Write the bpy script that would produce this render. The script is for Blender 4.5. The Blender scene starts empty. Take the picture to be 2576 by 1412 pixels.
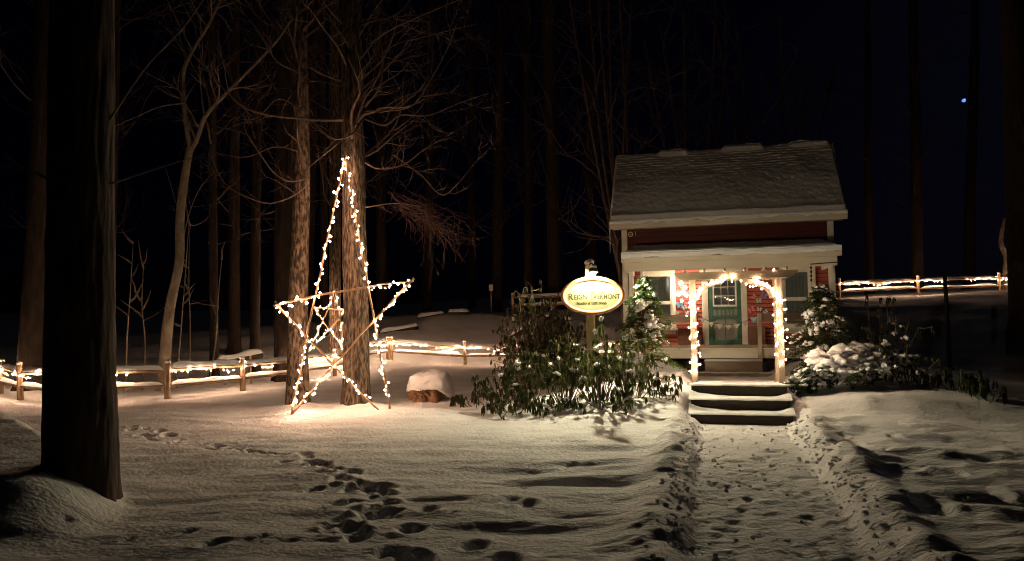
import bpy, math, random
import numpy as np
from mathutils import Vector, Matrix

# ------------------------------------------------------------------ camera, sky, light, exposure
SC = bpy.context.scene
COL = SC.collection
EYE = np.array([0.0, 0.0, 1.65])
FPX, PCX, PCY = 1897.0, 1288.0, 706.0            # focal length and centre in a 2576 x 1412 picture
PITCH, ROLL = math.atan(94 / 1897.0), 0.015
cam_d = bpy.data.cameras.new('camera')
cam_d.sensor_width = 36.0
cam_d.lens = 36.0 * FPX / 2576.0
cam_d.clip_start, cam_d.clip_end = 0.05, 3000
cam = bpy.data.objects.new('camera', cam_d)
COL.objects.link(cam)
FWD = np.array([0, math.cos(PITCH), math.sin(PITCH)])
_up = np.array([0, -math.sin(PITCH), math.cos(PITCH)])
_rt = np.array([1.0, 0, 0])
RT = math.cos(ROLL) * _rt - math.sin(ROLL) * _up
UP = math.cos(ROLL) * _up + math.sin(ROLL) * _rt
cam.matrix_world = Matrix(((RT[0], UP[0], -FWD[0], EYE[0]), (RT[1], UP[1], -FWD[1], EYE[1]),
                           (RT[2], UP[2], -FWD[2], EYE[2]), (0, 0, 0, 1)))
SC.camera = cam

world = bpy.data.worlds.new('World')
SC.world = world
world.use_nodes = True
wn = world.node_tree
sky = wn.nodes.new('ShaderNodeTexSky')
sky.sky_type = 'NISHITA'
sky.sun_disc = False
sky.sun_elevation = math.radians(20)
sky.sun_rotation = math.radians(35)
bg = wn.nodes['Background']
night = wn.nodes.new('ShaderNodeMix'); night.data_type = 'RGBA'; night.blend_type = 'MULTIPLY'
night.inputs['Factor'].default_value = 1.0
night.inputs[7].default_value = (.22, .26, 1.0, 1)
wn.links.new(sky.outputs[0], night.inputs[6])
wn.links.new(night.outputs[2], bg.inputs[0])
bg.inputs[1].default_value = 0.00004

moon_d = bpy.data.lights.new('moonlight', 'SUN')
moon_d.energy = 0.004
moon_d.angle = math.radians(0.5)
moon_d.color = (0.75, 0.85, 1.0)
moonlight = bpy.data.objects.new('moonlight', moon_d)
moonlight.rotation_euler = (math.radians(-70), 0, math.radians(-35))
COL.objects.link(moonlight)

SC.view_settings.view_transform = 'Standard'
SC.view_settings.look = 'None'
SC.view_settings.exposure = 2.0
SC.view_settings.gamma = 1.0
SC.view_settings.use_curve_mapping = False
SC.render.engine = 'CYCLES'
CY = SC.cycles
CY.use_denoising = True
CY.denoiser = 'OPENIMAGEDENOISE'
CY.max_bounces = 5
CY.diffuse_bounces = 3
CY.glossy_bounces = 3
CY.transmission_bounces = 3
CY.transparent_max_bounces = 6
CY.caustics_reflective = False
CY.caustics_refractive = False
CY.sample_clamp_indirect = 4.0
CY.use_adaptive_sampling = True
CY.adaptive_threshold = 0.006
CY.use_light_tree = True
CY.pixel_filter_type = 'BLACKMAN_HARRIS'
CY.filter_width = 1.1

BULB_L, STAR_L, ARBOR_L, BLOSSOM_L, LAMP_L, PORCH_FILL_L = 135.0, 44.0, 85.0, 45.0, 2000.0, 260.0   # radiance of fairy bulbs, star bulbs, arbor bulbs, blossom lights, sign lamp, added porch fill bulb

# ------------------------------------------------------------------ picture -> place helpers
def ray(px, py):
    return FWD + (px - PCX) / FPX * RT - (py - PCY) / FPX * UP
def at(px, py, Y):
    d = ray(px, py)
    return EYE + d * (Y / d[1])

TH = math.radians(14.5)
S0 = np.array([3.51, 11.72])                       # foot of the garden steps
UX = np.array([math.cos(TH), -math.sin(TH)])       # along the cottage front, to the right
VX = np.array([math.sin(TH), math.cos(TH)])        # away from the viewer, into the cottage
def onT(px, py, t):
    d = ray(px, py)
    k = (t - ((EYE[:2] - S0) @ VX)) / (d[:2] @ VX)
    p = EYE + k * d
    return float((p[:2] - S0) @ UX), float(p[2])
def z3(x, y):
    return (1780 + x * 600 / 2229) / 1.1335, (720 + y * 380 / 1412) / 1.1335
def W(u, t, z):
    q = S0 + u * UX + t * VX
    return np.array([q[0], q[1], z])

# ------------------------------------------------------------------ numpy noise
_rng = np.random.RandomState(7)
_perm = np.tile(_rng.permutation(256), 3)
_g = _rng.normal(size=(256, 3)); _g /= np.linalg.norm(_g, axis=1)[:, None]
def noise3(x, y, z):
    x, y, z = np.broadcast_arrays(np.asarray(x, float), np.asarray(y, float), np.asarray(z, float))
    xi, yi, zi = np.floor(x).astype(int), np.floor(y).astype(int), np.floor(z).astype(int)
    xf, yf, zf = x - xi, y - yi, z - zi
    f = lambda a: a * a * a * (a * (a * 6 - 15) + 10)
    u, v, w = f(xf), f(yf), f(zf)
    def gr(i, j, k):
        h = _perm[_perm[_perm[(xi + i) & 255] + ((yi + j) & 255)] + ((zi + k) & 255)] & 255
        g = _g[h]
        return g[..., 0] * (xf - i) + g[..., 1] * (yf - j) + g[..., 2] * (zf - k)
    L = lambda a, b, t: a + (b - a) * t
    return 1.6 * L(L(L(gr(0,0,0), gr(1,0,0), u), L(gr(0,1,0), gr(1,1,0), u), v),
             L(L(gr(0,0,1), gr(1,0,1), u), L(gr(0,1,1), gr(1,1,1), u), v), w)
def fbm(x, y, z, o=3):
    r, a = 0, 1.0
    for i in range(o):
        r = r + a * noise3(x, y, z); x, y, z, a = x * 2.03 + 7, y * 2.03 + 3, z * 2.03 + 11, a * 0.5
    return r
def sst(a, b, x):
    t = np.clip((x - a) / (b - a), 0, 1)
    return t * t * (3 - 2 * t)

# ------------------------------------------------------------------ mesh builder and tagging
class MB:
    def __init__(s): s.v = []; s.f = []
    def add(s, vs, fs):
        o = len(s.v); s.v.extend(tuple(map(float, p)) for p in vs); s.f.extend(tuple(i + o for i in q) for q in fs)
        return s
    def box(s, x0, x1, y0, y1, z0, z1):
        return s.add([(x0,y0,z0),(x1,y0,z0),(x1,y1,z0),(x0,y1,z0),(x0,y0,z1),(x1,y0,z1),(x1,y1,z1),(x0,y1,z1)],
              [(0,3,2,1),(4,5,6,7),(0,1,5,4),(1,2,6,5),(2,3,7,6),(3,0,4,7)])
    def tube(s, pts, rad, n=6, cap=True):
        pts = [np.asarray(p, float) for p in pts]
        if not hasattr(rad, '__len__'): rad = [rad] * len(pts)
        o = len(s.v); a = None
        for i, p in enumerate(pts):
            d = pts[min(i + 1, len(pts) - 1)] - pts[max(i - 1, 0)]
            d = d / (np.linalg.norm(d) + 1e-9)
            if a is None:
                a = np.cross(d, (0, 0, 1.0) if abs(d[2]) < .9 else (1.0, 0, 0))
            a = a - d * (a @ d); a /= (np.linalg.norm(a) + 1e-9); b = np.cross(d, a)
            for k in range(n):
                t = 2 * math.pi * k / n
                s.v.append(tuple(p + rad[i] * (math.cos(t) * a + math.sin(t) * b)))
        for i in range(len(pts) - 1):
            for k in range(n):
                k2 = (k + 1) % n
                s.f.append((o + i*n + k, o + i*n + k2, o + (i+1)*n + k2, o + (i+1)*n + k))
        if cap and n > 2:
            s.f.append(tuple(o + k for k in range(n))[::-1]); e = o + (len(pts) - 1) * n
            s.f.append(tuple(e + k for k in range(n)))
        return s
    def bar(s, a, b, w, h, up=(0, 0, 1)):
        a, b = np.asarray(a, float), np.asarray(b, float); d = b - a; d = d / np.linalg.norm(d)
        x = np.cross(d, up); x /= np.linalg.norm(x); y = np.cross(x, d)
        vs = [p + sx * x * w / 2 + sy * y * h / 2 for p in (a, b) for sx, sy in ((-1,-1),(1,-1),(1,1),(-1,1))]
        return s.add(vs, [(0,1,2,3)[::-1],(4,5,6,7),(0,1,5,4),(1,2,6,5),(2,3,7,6),(3,0,4,7)])
    def mesh(s, name, smooth=False):
        m = bpy.data.meshes.new(name); m.from_pydata(s.v, [], s.f)
        if smooth: m.polygons.foreach_set('use_smooth', [True] * len(m.polygons))
        m.update(); return m
    def build(s, name, mat, parent=None, smooth=False, bevel=0):
        o = bpy.data.objects.new(name, s.mesh(name, smooth)); COL.objects.link(o)
        o.data.materials.append(mat)
        if parent is not None: o.parent = parent
        if bevel:
            b = o.modifiers.new('bevel', 'BEVEL'); b.width = bevel; b.segments = 1; b.limit_method = 'ANGLE'
        return o
def grid_mesh(name, X, Y, Z, smooth=True):
    h, w = X.shape
    co = np.stack([X, Y, Z], -1).reshape(-1, 3)
    idx = np.arange(h * w).reshape(h, w)
    q = np.stack([idx[:-1, :-1], idx[:-1, 1:], idx[1:, 1:], idx[1:, :-1]], -1).reshape(-1, 4)
    m = bpy.data.meshes.new(name)
    m.vertices.add(len(co)); m.vertices.foreach_set('co', co.astype(np.float32).ravel())
    m.loops.add(q.size); m.loops.foreach_set('vertex_index', q.astype(np.int32).ravel())
    m.polygons.add(len(q)); m.polygons.foreach_set('loop_start', np.arange(0, q.size, 4, dtype=np.int32))
    m.polygons.foreach_set('loop_total', np.full(len(q), 4, np.int32))
    m.polygons.foreach_set('use_smooth', np.full(len(q), smooth))
    m.update(calc_edges=True); m.validate(); return m
def link(name, mesh, mat, parent=None):
    o = bpy.data.objects.new(name, mesh); COL.objects.link(o)
    if mat and not mesh.materials: mesh.materials.append(mat)
    if parent is not None: o.parent = parent
    return o
def tag(o, label=None, cat=None, group=None, kind=None):
    if label: o['label'] = label
    if cat: o['category'] = cat
    if group: o['group'] = group
    if kind: o['kind'] = kind
    return o
def empty(name, loc=(0, 0, 0), rz=0.0):
    e = bpy.data.objects.new(name, None); COL.objects.link(e)
    e.location = tuple(map(float, loc)); e.rotation_euler[2] = rz; e.empty_display_size = .2
    return e
def hframe(name, u=0, t=0, z=0):                    # an empty in the cottage's own directions
    return empty(name, W(u, t, z), -TH)

# ------------------------------------------------------------------ materials
MAT = {}
def mat(name, col, rough=.7, col2=None, scale=8.0, stretch=(1, 1, 1), bump=0.0, bscale=None, detail=4.0, metallic=0.0,
        contrast=(.35, .65), spec=.3, bdist=.01, sss=0):
    m = bpy.data.materials.new(name); m.use_nodes = True
    n, l = m.node_tree.nodes, m.node_tree.links
    b = n['Principled BSDF']
    b.inputs['Roughness'].default_value = rough; b.inputs['Metallic'].default_value = metallic
    b.inputs['Specular IOR Level'].default_value = spec
    b.inputs['Base Color'].default_value = (*col, 1)
    tc = n.new('ShaderNodeTexCoord'); mp = n.new('ShaderNodeMapping'); mp.inputs['Scale'].default_value = stretch
    l.new(tc.outputs['Object'], mp.inputs['Vector'])
    if col2:
        t = n.new('ShaderNodeTexNoise'); t.inputs['Scale'].default_value = scale; t.inputs['Detail'].default_value = detail
        l.new(mp.outputs[0], t.inputs['Vector'])
        r = n.new('ShaderNodeValToRGB'); r.color_ramp.elements[0].position, r.color_ramp.elements[1].position = contrast
        r.color_ramp.elements[0].color = (*col, 1); r.color_ramp.elements[1].color = (*col2, 1)
        l.new(t.outputs['Fac'], r.inputs[0]); l.new(r.outputs[0], b.inputs['Base Color'])
    if bump:
        t2 = n.new('ShaderNodeTexNoise'); t2.inputs['Scale'].default_value = bscale or scale * 2; t2.inputs['Detail'].default_value = 6
        l.new(mp.outputs[0], t2.inputs['Vector'])
        bp = n.new('ShaderNodeBump'); bp.inputs['Strength'].default_value = bump; bp.inputs['Distance'].default_value = bdist
        l.new(t2.outputs['Fac'], bp.inputs['Height']); l.new(bp.outputs[0], b.inputs['Normal'])
    if sss:
        b.inputs['Subsurface Weight'].default_value = sss; b.inputs['Subsurface Radius'].default_value = (.02, .02, .025)
    MAT[name] = m
    return m
def emit(name, col, strength):
    m = bpy.data.materials.new(name); m.use_nodes = True
    n, l = m.node_tree.nodes, m.node_tree.links
    n.remove(n['Principled BSDF']); e = n.new('ShaderNodeEmission')
    e.inputs[0].default_value = (*col, 1); e.inputs[1].default_value = strength
    l.new(e.outputs[0], n['Material Output'].inputs[0]); MAT[name] = m
    return m
mat('snow', (.78, .78, .80), .75, (.86, .86, .87), 3.0, (1, 1.6, 1), .55, 26.0, bdist=.02)
mat('snow_ground', (.74, .74, .76), .8, (.86, .86, .87), 1.1, (1, 1.5, 1), .9, 22.0, bdist=.025)
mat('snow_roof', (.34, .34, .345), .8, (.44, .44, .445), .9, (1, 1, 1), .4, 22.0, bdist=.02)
mat('bark', (.03, .02, .014), .9, (.19, .14, .095), 26.0, (1, 1, .22), 1.0, 30.0, bdist=.07, contrast=(.41, .66), detail=10.0)
mat('bark_dark', (.022, .016, .012), .9, (.062, .042, .028), 9.0, (1, 1, .25), .9, 16.0, bdist=.03)
mat('bark_beech', (.14, .11, .08), .8, (.25, .21, .16), 6.0, (1, 1, .6), .5, 18.0, bdist=.015)
mat('bark_spotted', (.035, .024, .017), .9, (.21, .155, .105), 17.0, (1, 1, .38), 1.0, 34.0, bdist=.05, contrast=(.40, .64), detail=10.0)
mat('bark_far', (.016, .011, .008), .9, (.042, .028, .019), 9.0, (1, 1, .25), .9, 16.0, bdist=.03)
mat('twig_far', (.06, .04, .03), .8, (.10, .068, .05), 5.0)
mat('twig', (.085, .055, .042), .8, (.145, .10, .075), 5.0)
mat('twig_red', (.05, .025, .018), .8, (.085, .042, .03), 5.0)
mat('stick', (.30, .18, .10), .7, (.48, .31, .18), 14.0, (1, 1, 1), .6, 40.0)
mat('fence_wood', (.22, .14, .085), .8, (.42, .28, .17), 9.0, (.5, .5, .5), .7, 30.0)
mat('arbor_wood', (.34, .26, .19), .75, (.50, .40, .30), 7.0, (1.0, 1, .3), .4, 30.0)
mat('beam_wood', (.20, .145, .10), .75, (.32, .24, .17), 7.0, (.3, 1, 1), .4, 30.0)
mat('deck_wood', (.20, .155, .11), .75, (.32, .25, .18), 6.0, (.3, 1, 1), .4, 30.0)
mat('dark_plank', (.035, .026, .02), .8, (.065, .046, .034), 6.0, (.3, 1, 1), .5, 30.0)
mat('brown_plank', (.14, .065, .04), .7, (.22, .11, .07), 6.0, (.4, .4, .2), .4, 30.0)
mat('white_trim', (.62, .56, .47), .55, (.74, .68, .58), 4.0, (1, 1, 1), .15, 40.0)
mat('fascia_trim', (.60, .53, .43), .6, (.70, .63, .52), 3.0, (.4, 1, 1.5), .25, 40.0)
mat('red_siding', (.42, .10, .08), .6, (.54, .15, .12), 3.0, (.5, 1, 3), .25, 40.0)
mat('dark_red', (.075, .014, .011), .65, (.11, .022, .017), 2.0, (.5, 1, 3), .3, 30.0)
mat('green_paint', (.032, .10, .066), .45, (.05, .14, .095), 5.0, bump=.15)
mat('screen_mesh', (.22, .22, .205), .55, (.29, .285, .26), 40.0)
mat('curtain', (.17, .18, .18), .85, (.24, .25, .25), 7.0, (4, 1, .3))
mat('dark_room', (.03, .03, .03), .9)
mat('metal_dark', (.03, .028, .026), .5, (.05, .045, .04), 20.0)
mat('wire', (.05, .03, .02), .5, (.09, .05, .03), 20.0)
mat('leaf_rhododendron', (.028, .042, .02), .45, (.06, .075, .032), 5.0)
mat('leaf_dim', (.04, .045, .022), .6, (.085, .08, .04), 6.0)
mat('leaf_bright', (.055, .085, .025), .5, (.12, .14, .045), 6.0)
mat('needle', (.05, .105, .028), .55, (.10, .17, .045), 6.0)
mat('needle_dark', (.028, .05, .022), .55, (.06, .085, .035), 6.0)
mat('stem', (.10, .075, .05), .8, (.17, .13, .085), 9.0, (1, 1, .5))
mat('sign_cream', (.30, .30, .17), .7, (.36, .355, .20), 3.0, spec=.1)
mat('sign_rim', (.50, .20, .085), .5, (.60, .27, .12), 6.0, bump=.1)
mat('sign_ink', (.045, .045, .015), .6, (.06, .058, .02), 6.0)
mat('sign_ochre', (.40, .31, .04), .6, (.52, .40, .08), 6.0)
mat('post_wood', (.42, .34, .16), .7, (.55, .46, .25), 8.0, (1, 1, .3), .4, 30.0)
mat('lace', (.42, .38, .32), .8, (.6, .56, .48), 30.0)
mat('rust', (.20, .10, .05), .7, (.36, .21, .11), 18.0, bump=.6)
for nm, c in (('wing_blue', (.10, .30, .52)), ('wing_white', (.78, .74, .74)), ('wing_pink', (.66, .16, .17)), ('wing_teal', (.34, .46, .46)), ('wing_violet', (.2, .2, .42)), ('wing_amber', (.55, .28, .16))):
    mat(nm, c, .5, tuple(min(1, x * 1.3) for x in c), 20.0)
emit('bulb_warm', (1.0, .60, .36), BULB_L)
emit('bulb_star', (1.0, .58, .36), STAR_L)
emit('bulb_lamp', (1.0, .88, .56), LAMP_L)
emit('bulb_arbor', (1.0, .66, .42), ARBOR_L)
emit('bulb_blossom', (1.0, .80, .60), BLOSSOM_L)
emit('bulb_porch_fill', (1.0, .76, .52), PORCH_FILL_L)
emit('moon_glow', (.10, .22, 1.0), .55)

for nm in ('leaf_rhododendron', 'leaf_dim', 'leaf_bright', 'needle', 'needle_dark'):
    m = MAT[nm]; n, l = m.node_tree.nodes, m.node_tree.links; p = n['Principled BSDF']
    tr = n.new('ShaderNodeBsdfTranslucent'); mx = n.new('ShaderNodeMixShader'); mx.inputs[0].default_value = .55
    src = p.inputs['Base Color'].links[0].from_socket
    br_ = n.new('ShaderNodeMix'); br_.data_type = 'RGBA'; br_.blend_type = 'MULTIPLY'; br_.inputs['Factor'].default_value = 1.0; br_.inputs[7].default_value = (1.5, 1.6, .75, 1)
    l.new(src, br_.inputs[6]); l.new(br_.outputs[2], tr.inputs[0])
    l.new(p.outputs[0], mx.inputs[1]); l.new(tr.outputs[0], mx.inputs[2]); l.new(mx.outputs[0], n['Material Output'].inputs[0])
def glass_mat():
    m = bpy.data.materials.new('window_glass'); m.use_nodes = True
    n, l = m.node_tree.nodes, m.node_tree.links
    n.remove(n['Principled BSDF'])
    tr = n.new('ShaderNodeBsdfTransparent'); tr.inputs[0].default_value = (.93, .95, .95, 1)
    gl = n.new('ShaderNodeBsdfGlossy'); gl.inputs['Roughness'].default_value = .03
    fr = n.new('ShaderNodeFresnel'); fr.inputs[0].default_value = 1.5
    mx = n.new('ShaderNodeMixShader')
    l.new(fr.outputs[0], mx.inputs[0]); l.new(tr.outputs[0], mx.inputs[1]); l.new(gl.outputs[0], mx.inputs[2])
    l.new(mx.outputs[0], n['Material Output'].inputs[0]); MAT['window_glass'] = m
glass_mat()

# ------------------------------------------------------------------ the snowy ground
PRINTS = []                                          # x, y, heading, length, width, depth
def g0(px, py):
    d = ray(px, py); k = (0 - EYE[2]) / d[2]; p = EYE + k * d; return p[:2]
rp = random.Random(3)
trail = [(296,1077),(372,1084),(430,1104),(500,1112),(560,1123),(640,1132),(740,1152),(800,1180),(870,1205),(930,1245),(950,1290),(900,1340),(860,1360)]
tp = [g0(*p) for p in trail]
for i in range(len(tp) - 1):
    a, b = tp[i], tp[i + 1]; L = np.linalg.norm(b - a); h = math.atan2(*(b - a)[::-1])
    for k in range(max(1, int(L / .13))):
        f = (k + rp.random() * .6) / max(1, int(L / .13)); c = a + (b - a) * f
        n = np.array([-math.sin(h), math.cos(h)]); c = c + n * rp.uniform(-.2, .2)
        PRINTS.append((c[0], c[1], h + rp.uniform(-.5, .5), rp.uniform(.08, .14), rp.uniform(.055, .085), rp.uniform(.03, .075)))
for (zx, zy, s) in ((640,545,1.1),(650,625,.9),(930,625,1.3),(860,715,1.),(1190,780,1.5),(960,780,1.1),(620,785,.8),(1150,965,1.3),(860,920,1.),(1200,1035,1.2),
                    (860,1060,1.1),(790,1130,.9),(910,1150,.8),(1010,1210,1.1),(1480,1150,1.0),(1640,980,1.),(2060,1260,1.0),(1400,1360,.9),(1290,1340,1.1),(1100,760,1.),
                    (130,580,.5),(390,668,.45),(150,1245,.35),(430,1258,.35),(140,890,.35),(1395,945,.3),(1500,1410,1.3),(2350,1390,1.2)):
    c = g0(617.5 + .2812 * zx, 1014.6 + .2812 * zy)
    s = min(s, 1.5); PRINTS.append((c[0], c[1], 1.2 + rp.uniform(-.4, .4), .125 * s, .085 * s, .07 * min(1.3, s)))
for (px, py, s) in ((540,1380,.7),(320,1365,.4),(470,1352,.5),(1290,1265,.9),(1330,1272,.8),(2200,1150,1.3),(2150,1120,.9),(2290,1195,1.2),(2350,1290,1.4),
                    (2500,1250,1.2),(2400,1200,.9),(2120,1105,.7),(2250,1110,.8)):
    c = g0(px, py); s = min(s, 1.4); PRINTS.append((c[0], c[1], 1.2 + rp.uniform(-.6, .6), .17 * s, .10 * s, .05 * min(1.3, s)))
DIPS = [(1420,1212,.75,.16,.13),(1330,1180,.5,.1,.04),(1500,1170,.55,.1,.05),(1110,1262,.28,.06,.05),(1270,1330,.6,.13,.06),(1480,1296,.32,.07,.05),(1560,1130,.6,.12,.05),(700,1330,.5,.2,.03)]
MOUNDS = [(-3.87,13.4,.55,.4,.11),(-2.2,13.3,.8,.45,.07),(-4.06,14.15,.5,.4,.15),(-2.9,14.0,.6,.45,.13),(-1.62,14.5,.5,.4,.12),
          (1.4,13.4,1.6,1.2,.20),(6.0,11.9,1.5,.6,.10),(7.2,12.6,1.3,.9,.06)]
for k in range(150):                                 # shallow treads on the path
    t_, u_ = rp.uniform(-8.2, -.3), rp.uniform(-.5, .5); c = S0 + u_ * UX + t_ * VX
    PRINTS.append((c[0], c[1], 1.3 + rp.uniform(-.5, .5), rp.uniform(.07, .15), rp.uniform(.05, .08), rp.uniform(.004, .017)))
for k in range(60):                                  # twigs and clumps fallen on the snow
    c = (rp.uniform(-5, 2.0), rp.uniform(5.2, 11.0)); PRINTS.append((c[0], c[1], rp.uniform(0, 3), rp.uniform(.03, .06), rp.uniform(.02, .035), rp.uniform(.01, .03)))
def terr(x, y, fine=True):
    x, y = np.asarray(x, float), np.asarray(y, float)
    u = (x - S0[0]) * UX[0] + (y - S0[1]) * UX[1]; t = (x - S0[0]) * VX[0] + (y - S0[1]) * VX[1]
    au = np.abs(u)
    z = .05 * fbm(x * .35, y * .45, 1.5, 2)
    # hill behind
    y0 = 27.3 - 7.3 * sst(4, 13, x); y1 = 33.0 - 1.0 * sst(4, 13, x)
    h = np.where(x < -4, 1.85 - .06 * np.clip(-4 - x, 0, 20), 1.85 + .028 * np.clip(x, 0, 40))
    hf = np.clip((y - y0) / (y1 - y0), 0, 1); hill = h * (.35 * hf * hf * (3 - 2 * hf) + .65 * (1 - (1 - hf) ** 1.5) * sst(0, .15, hf)) + np.clip(y - 33, 0, 80) * .035
    z = z + hill + .10 * fbm(x * .5, y * .5, 9.2, 3) * sst(26, 31, y)
    z = z + .38 * sst(23.5, 26, y) * sst(-3.2, -5.5, x) * (1 - sst(27, 32, y))
    # rise towards the cottage and beds beside the steps
    plat = sst(.2, 2.5, t) * (1 - sst(12, 15, t)) * (1 - sst(3.5, 6.5, au))
    z = z + .32 * plat
    bed = sst(-1.2, .9, t) * (1 - sst(2.5, 5.0, t)) * sst(.72, 1.0, au) * (1 - sst(1.6, 3.6, au))
    z = z + .24 * bed * (1 - .45 * sst(0, 1, u)) * (1 + .25 * fbm(x * 1.7, y * 1.7, 5.1, 2))
    bank_deck = np.exp(-((au - 1.75) / .75) ** 2 - ((t - 5.3) / .8) ** 2); z = z + .33 * bank_deck
    for (mx, my, sx, sy, mh) in MOUNDS:
        z = z + mh * np.exp(-((x - mx) / sx) ** 2 - ((y - my) / sy) ** 2)
    lb = sst(-3.25, -4.15, x + .25 * (y - 6.5) * (y > 6.5)) * sst(5.15, 6.5, y + .15 * fbm(x, y, 3.9, 2)) * (1 - sst(-.4, .5, (y - 9.5) + 1.13 * (x + 5.9)))
    z = z + lb * (.44 + .04 * fbm(x * .8, y * .8, 2.6, 2))
    # drift waves
    near = 1 - sst(13.5, 18, y)
    wave = fbm(x * .55 + .3 * y, y * 1.55, 2.2, 2)
    z = z + .042 * wave * near + .016 * fbm(x * 1.5, y * 3.4, 4.7, 3) * (1 - .6 * sst(10, 16, y))
    for (px, py, sx, sy, dh) in DIPS:
        c = DIPC[(px, py)]; z = z - dh * np.exp(-((x - c[0]) / sx) ** 2 - ((y - c[1]) / sy) ** 2)
    # the shovelled path, its crumbly banks
    wob = .05 * fbm(x * 1.1, y * 1.3, 8.8, 3)
    on = 1 - sst(.59 + wob, .72 + wob, au)
    onp = on * (1 - sst(.3, .5, t))
    edge = np.exp(-((au - .93 - wob) / .2) ** 2) * (1 - sst(-.6, .3, t))
    z = z + edge * (.085 + .06 * fbm(x * 2.3, y * 2.3, 3.3, 3))
    rbank = sst(.7, 1.1, u) * (1 - sst(2.2, 3.6, u)) * (1 - sst(-.5, .5, t)) * sst(-9, -7, t)
    z = z + rbank * (.045 + .075 * fbm(x * .9, y * 1.5, 6.3, 3))
    floor = -.05 + .016 * fbm(x * 3.6, y * 6, 1.1, 3) + .012 * np.clip(fbm(x * 9, y * 13, 1.1, 2), -.6, .3)
    z = z * (1 - onp) + floor * onp
    # steps pit and landing
    inst = (1 - sst(.70, .79, au)) * sst(-.04, .0, t) * (1 - sst(.84, .90, t))
    z = z * (1 - inst) + (-.05) * inst
    lz = .47 - .17 * sst(1.0, 5.0, t) + .012 * fbm(x * 3, y * 5, 2.9, 2)
    land = (1 - sst(.72, 1.0, au)) * sst(.84, .90, t) * (1 - sst(5.6, 6.2, t))
    z = z * (1 - land) + lz * land
    under = (1 - sst(2.3, 2.5, au)) * sst(5.7, 6.0, t) * (1 - sst(10.6, 10.9, t))
    z = z * (1 - under) + .22 * under
    if fine:
        pat = sst(-.1, .35, fbm(x * .8, y * .8, 7.7, 2))
        z = z + (.0055 * fbm(x * 5, y * 9, 3.7, 3) + .005 * fbm(x * 10, y * 13, 6.1, 2) * pat) * (1 - sst(14, 20, y))
    for (fx, fy, hd, fl, fw, fd) in PRINTS if fine else ():
        fl, fw, fd = fl * .86, fw * .86, fd * .95
        m = (np.abs(x - fx) < 3 * fl) & (np.abs(y - fy) < 3 * fl)
        if not m.any(): continue
        xx, yy = x[m] - fx, y[m] - fy
        a = (xx * math.cos(hd) + yy * math.sin(hd)) / fl; b = (-xx * math.sin(hd) + yy * math.cos(hd)) / fw
        r2 = a * a + b * b; r = np.sqrt(r2)
        z[m] += -fd * np.exp(-r2 * r2 * .8) + .18 * fd * np.exp(-((r - 1.5) / .45) ** 2) * (1 + .5 * np.sin(3 * np.arctan2(b, a) + fx * 9))
    return z
DIPC = {(d[0], d[1]): g0(d[0], d[1]) for d in DIPS}
def grow(a, b, s0, k):
    o = [a]; s = s0
    while o[-1] < b: o.append(o[-1] + s); s *= k
    return o
xs = np.array(sorted(set([-x for x in grow(6.5, 75, .05, 1.09)] + list(np.arange(-6.5, 9.0, .03)) + grow(9.0, 80, .05, 1.09))))
ys = np.array(list(np.arange(-25, 2.2, .8)) + list(np.arange(2.2, 4.6, .06)) + list(np.arange(4.6, 9.0, .026)) + list(np.arange(9.0, 15.0, .038)) + list(np.arange(15.0, 19.0, .07)) + grow(19.0, 34, .10, 1.01) + grow(35, 160, .6, 1.1))
ys = np.array(sorted(set(ys)))
GX, GY = np.meshgrid(xs, ys)
GZ = terr(GX, GY)
def gz(x, y):
    i = int(np.clip(np.searchsorted(ys, y) - 1, 0, len(ys) - 2)); j = int(np.clip(np.searchsorted(xs, x) - 1, 0, len(xs) - 2))
    b = min(1, max(0, (y - ys[i]) / (ys[i+1] - ys[i]))); a = min(1, max(0, (x - xs[j]) / (xs[j+1] - xs[j])))
    return float(GZ[i, j] * (1-a) * (1-b) + GZ[i, j+1] * a * (1-b) + GZ[i+1, j] * (1-a) * b + GZ[i+1, j+1] * a * b)
ground = link('snowy_ground', grid_mesh('snowy_ground', GX, GY, GZ), MAT['snow_ground'])
tag(ground, 'snow covered ground with a shovelled path and footprints', None, None, 'structure')

# ------------------------------------------------------------------ cottage (local x along the front, local y into it)
rc = random.Random(11)
TF = 8.0                                             # plane of the front wall
cot = tag(hframe('cottage'), 'small red clapboard cottage with snowy roof, porch and green door', 'cottage')
def part(name, m, parent, *boxes, bevel=0, smooth=False):
    b = MB()
    for q in boxes: b.box(*q)
    return b.build(name, MAT[m], parent, smooth, bevel)
# shell walls
shell = MB()
shell.box(-2.58, 2.58, TF + .05, TF + .15, .45, 4.0)
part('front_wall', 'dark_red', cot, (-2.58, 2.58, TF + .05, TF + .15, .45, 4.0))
for s in (-1, 1):
    b = MB(); x0, x1 = s * 2.50, s * 2.60
    b.add([(x, y, z) for x in (x0, x1) for (y, z) in ((TF + .15, .45), (10.8, .45), (10.8, 4.0), (9.4, 5.9), (TF + .15, 4.0))],
          [(0,1,2,3,4), (9,8,7,6,5), (0,5,6,1), (1,6,7,2), (2,7,8,3), (3,8,9,4), (4,9,5,0)])
    b.build('side_wall', MAT['dark_red'], cot)
    for k in range(30):                              # side clapboards
        z = .55 + k * .115
        c = MB(); c.add([(s*2.60, TF+.16, z), (s*2.60, 10.78, z), (s*2.605, 10.78, z+.115), (s*2.605, TF+.16, z+.115), (s*2.625, TF+.16, z), (s*2.625, 10.78, z)],
              [(4,5,2,3), (0,1,5,4), (0,4,3), (1,2,5)]); c.build('clapboard', MAT['red_siding'], cot)
part('back_wall', 'dark_red', cot, (-2.5, 2.5, 10.7, 10.8, .45, 4.0))
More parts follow.
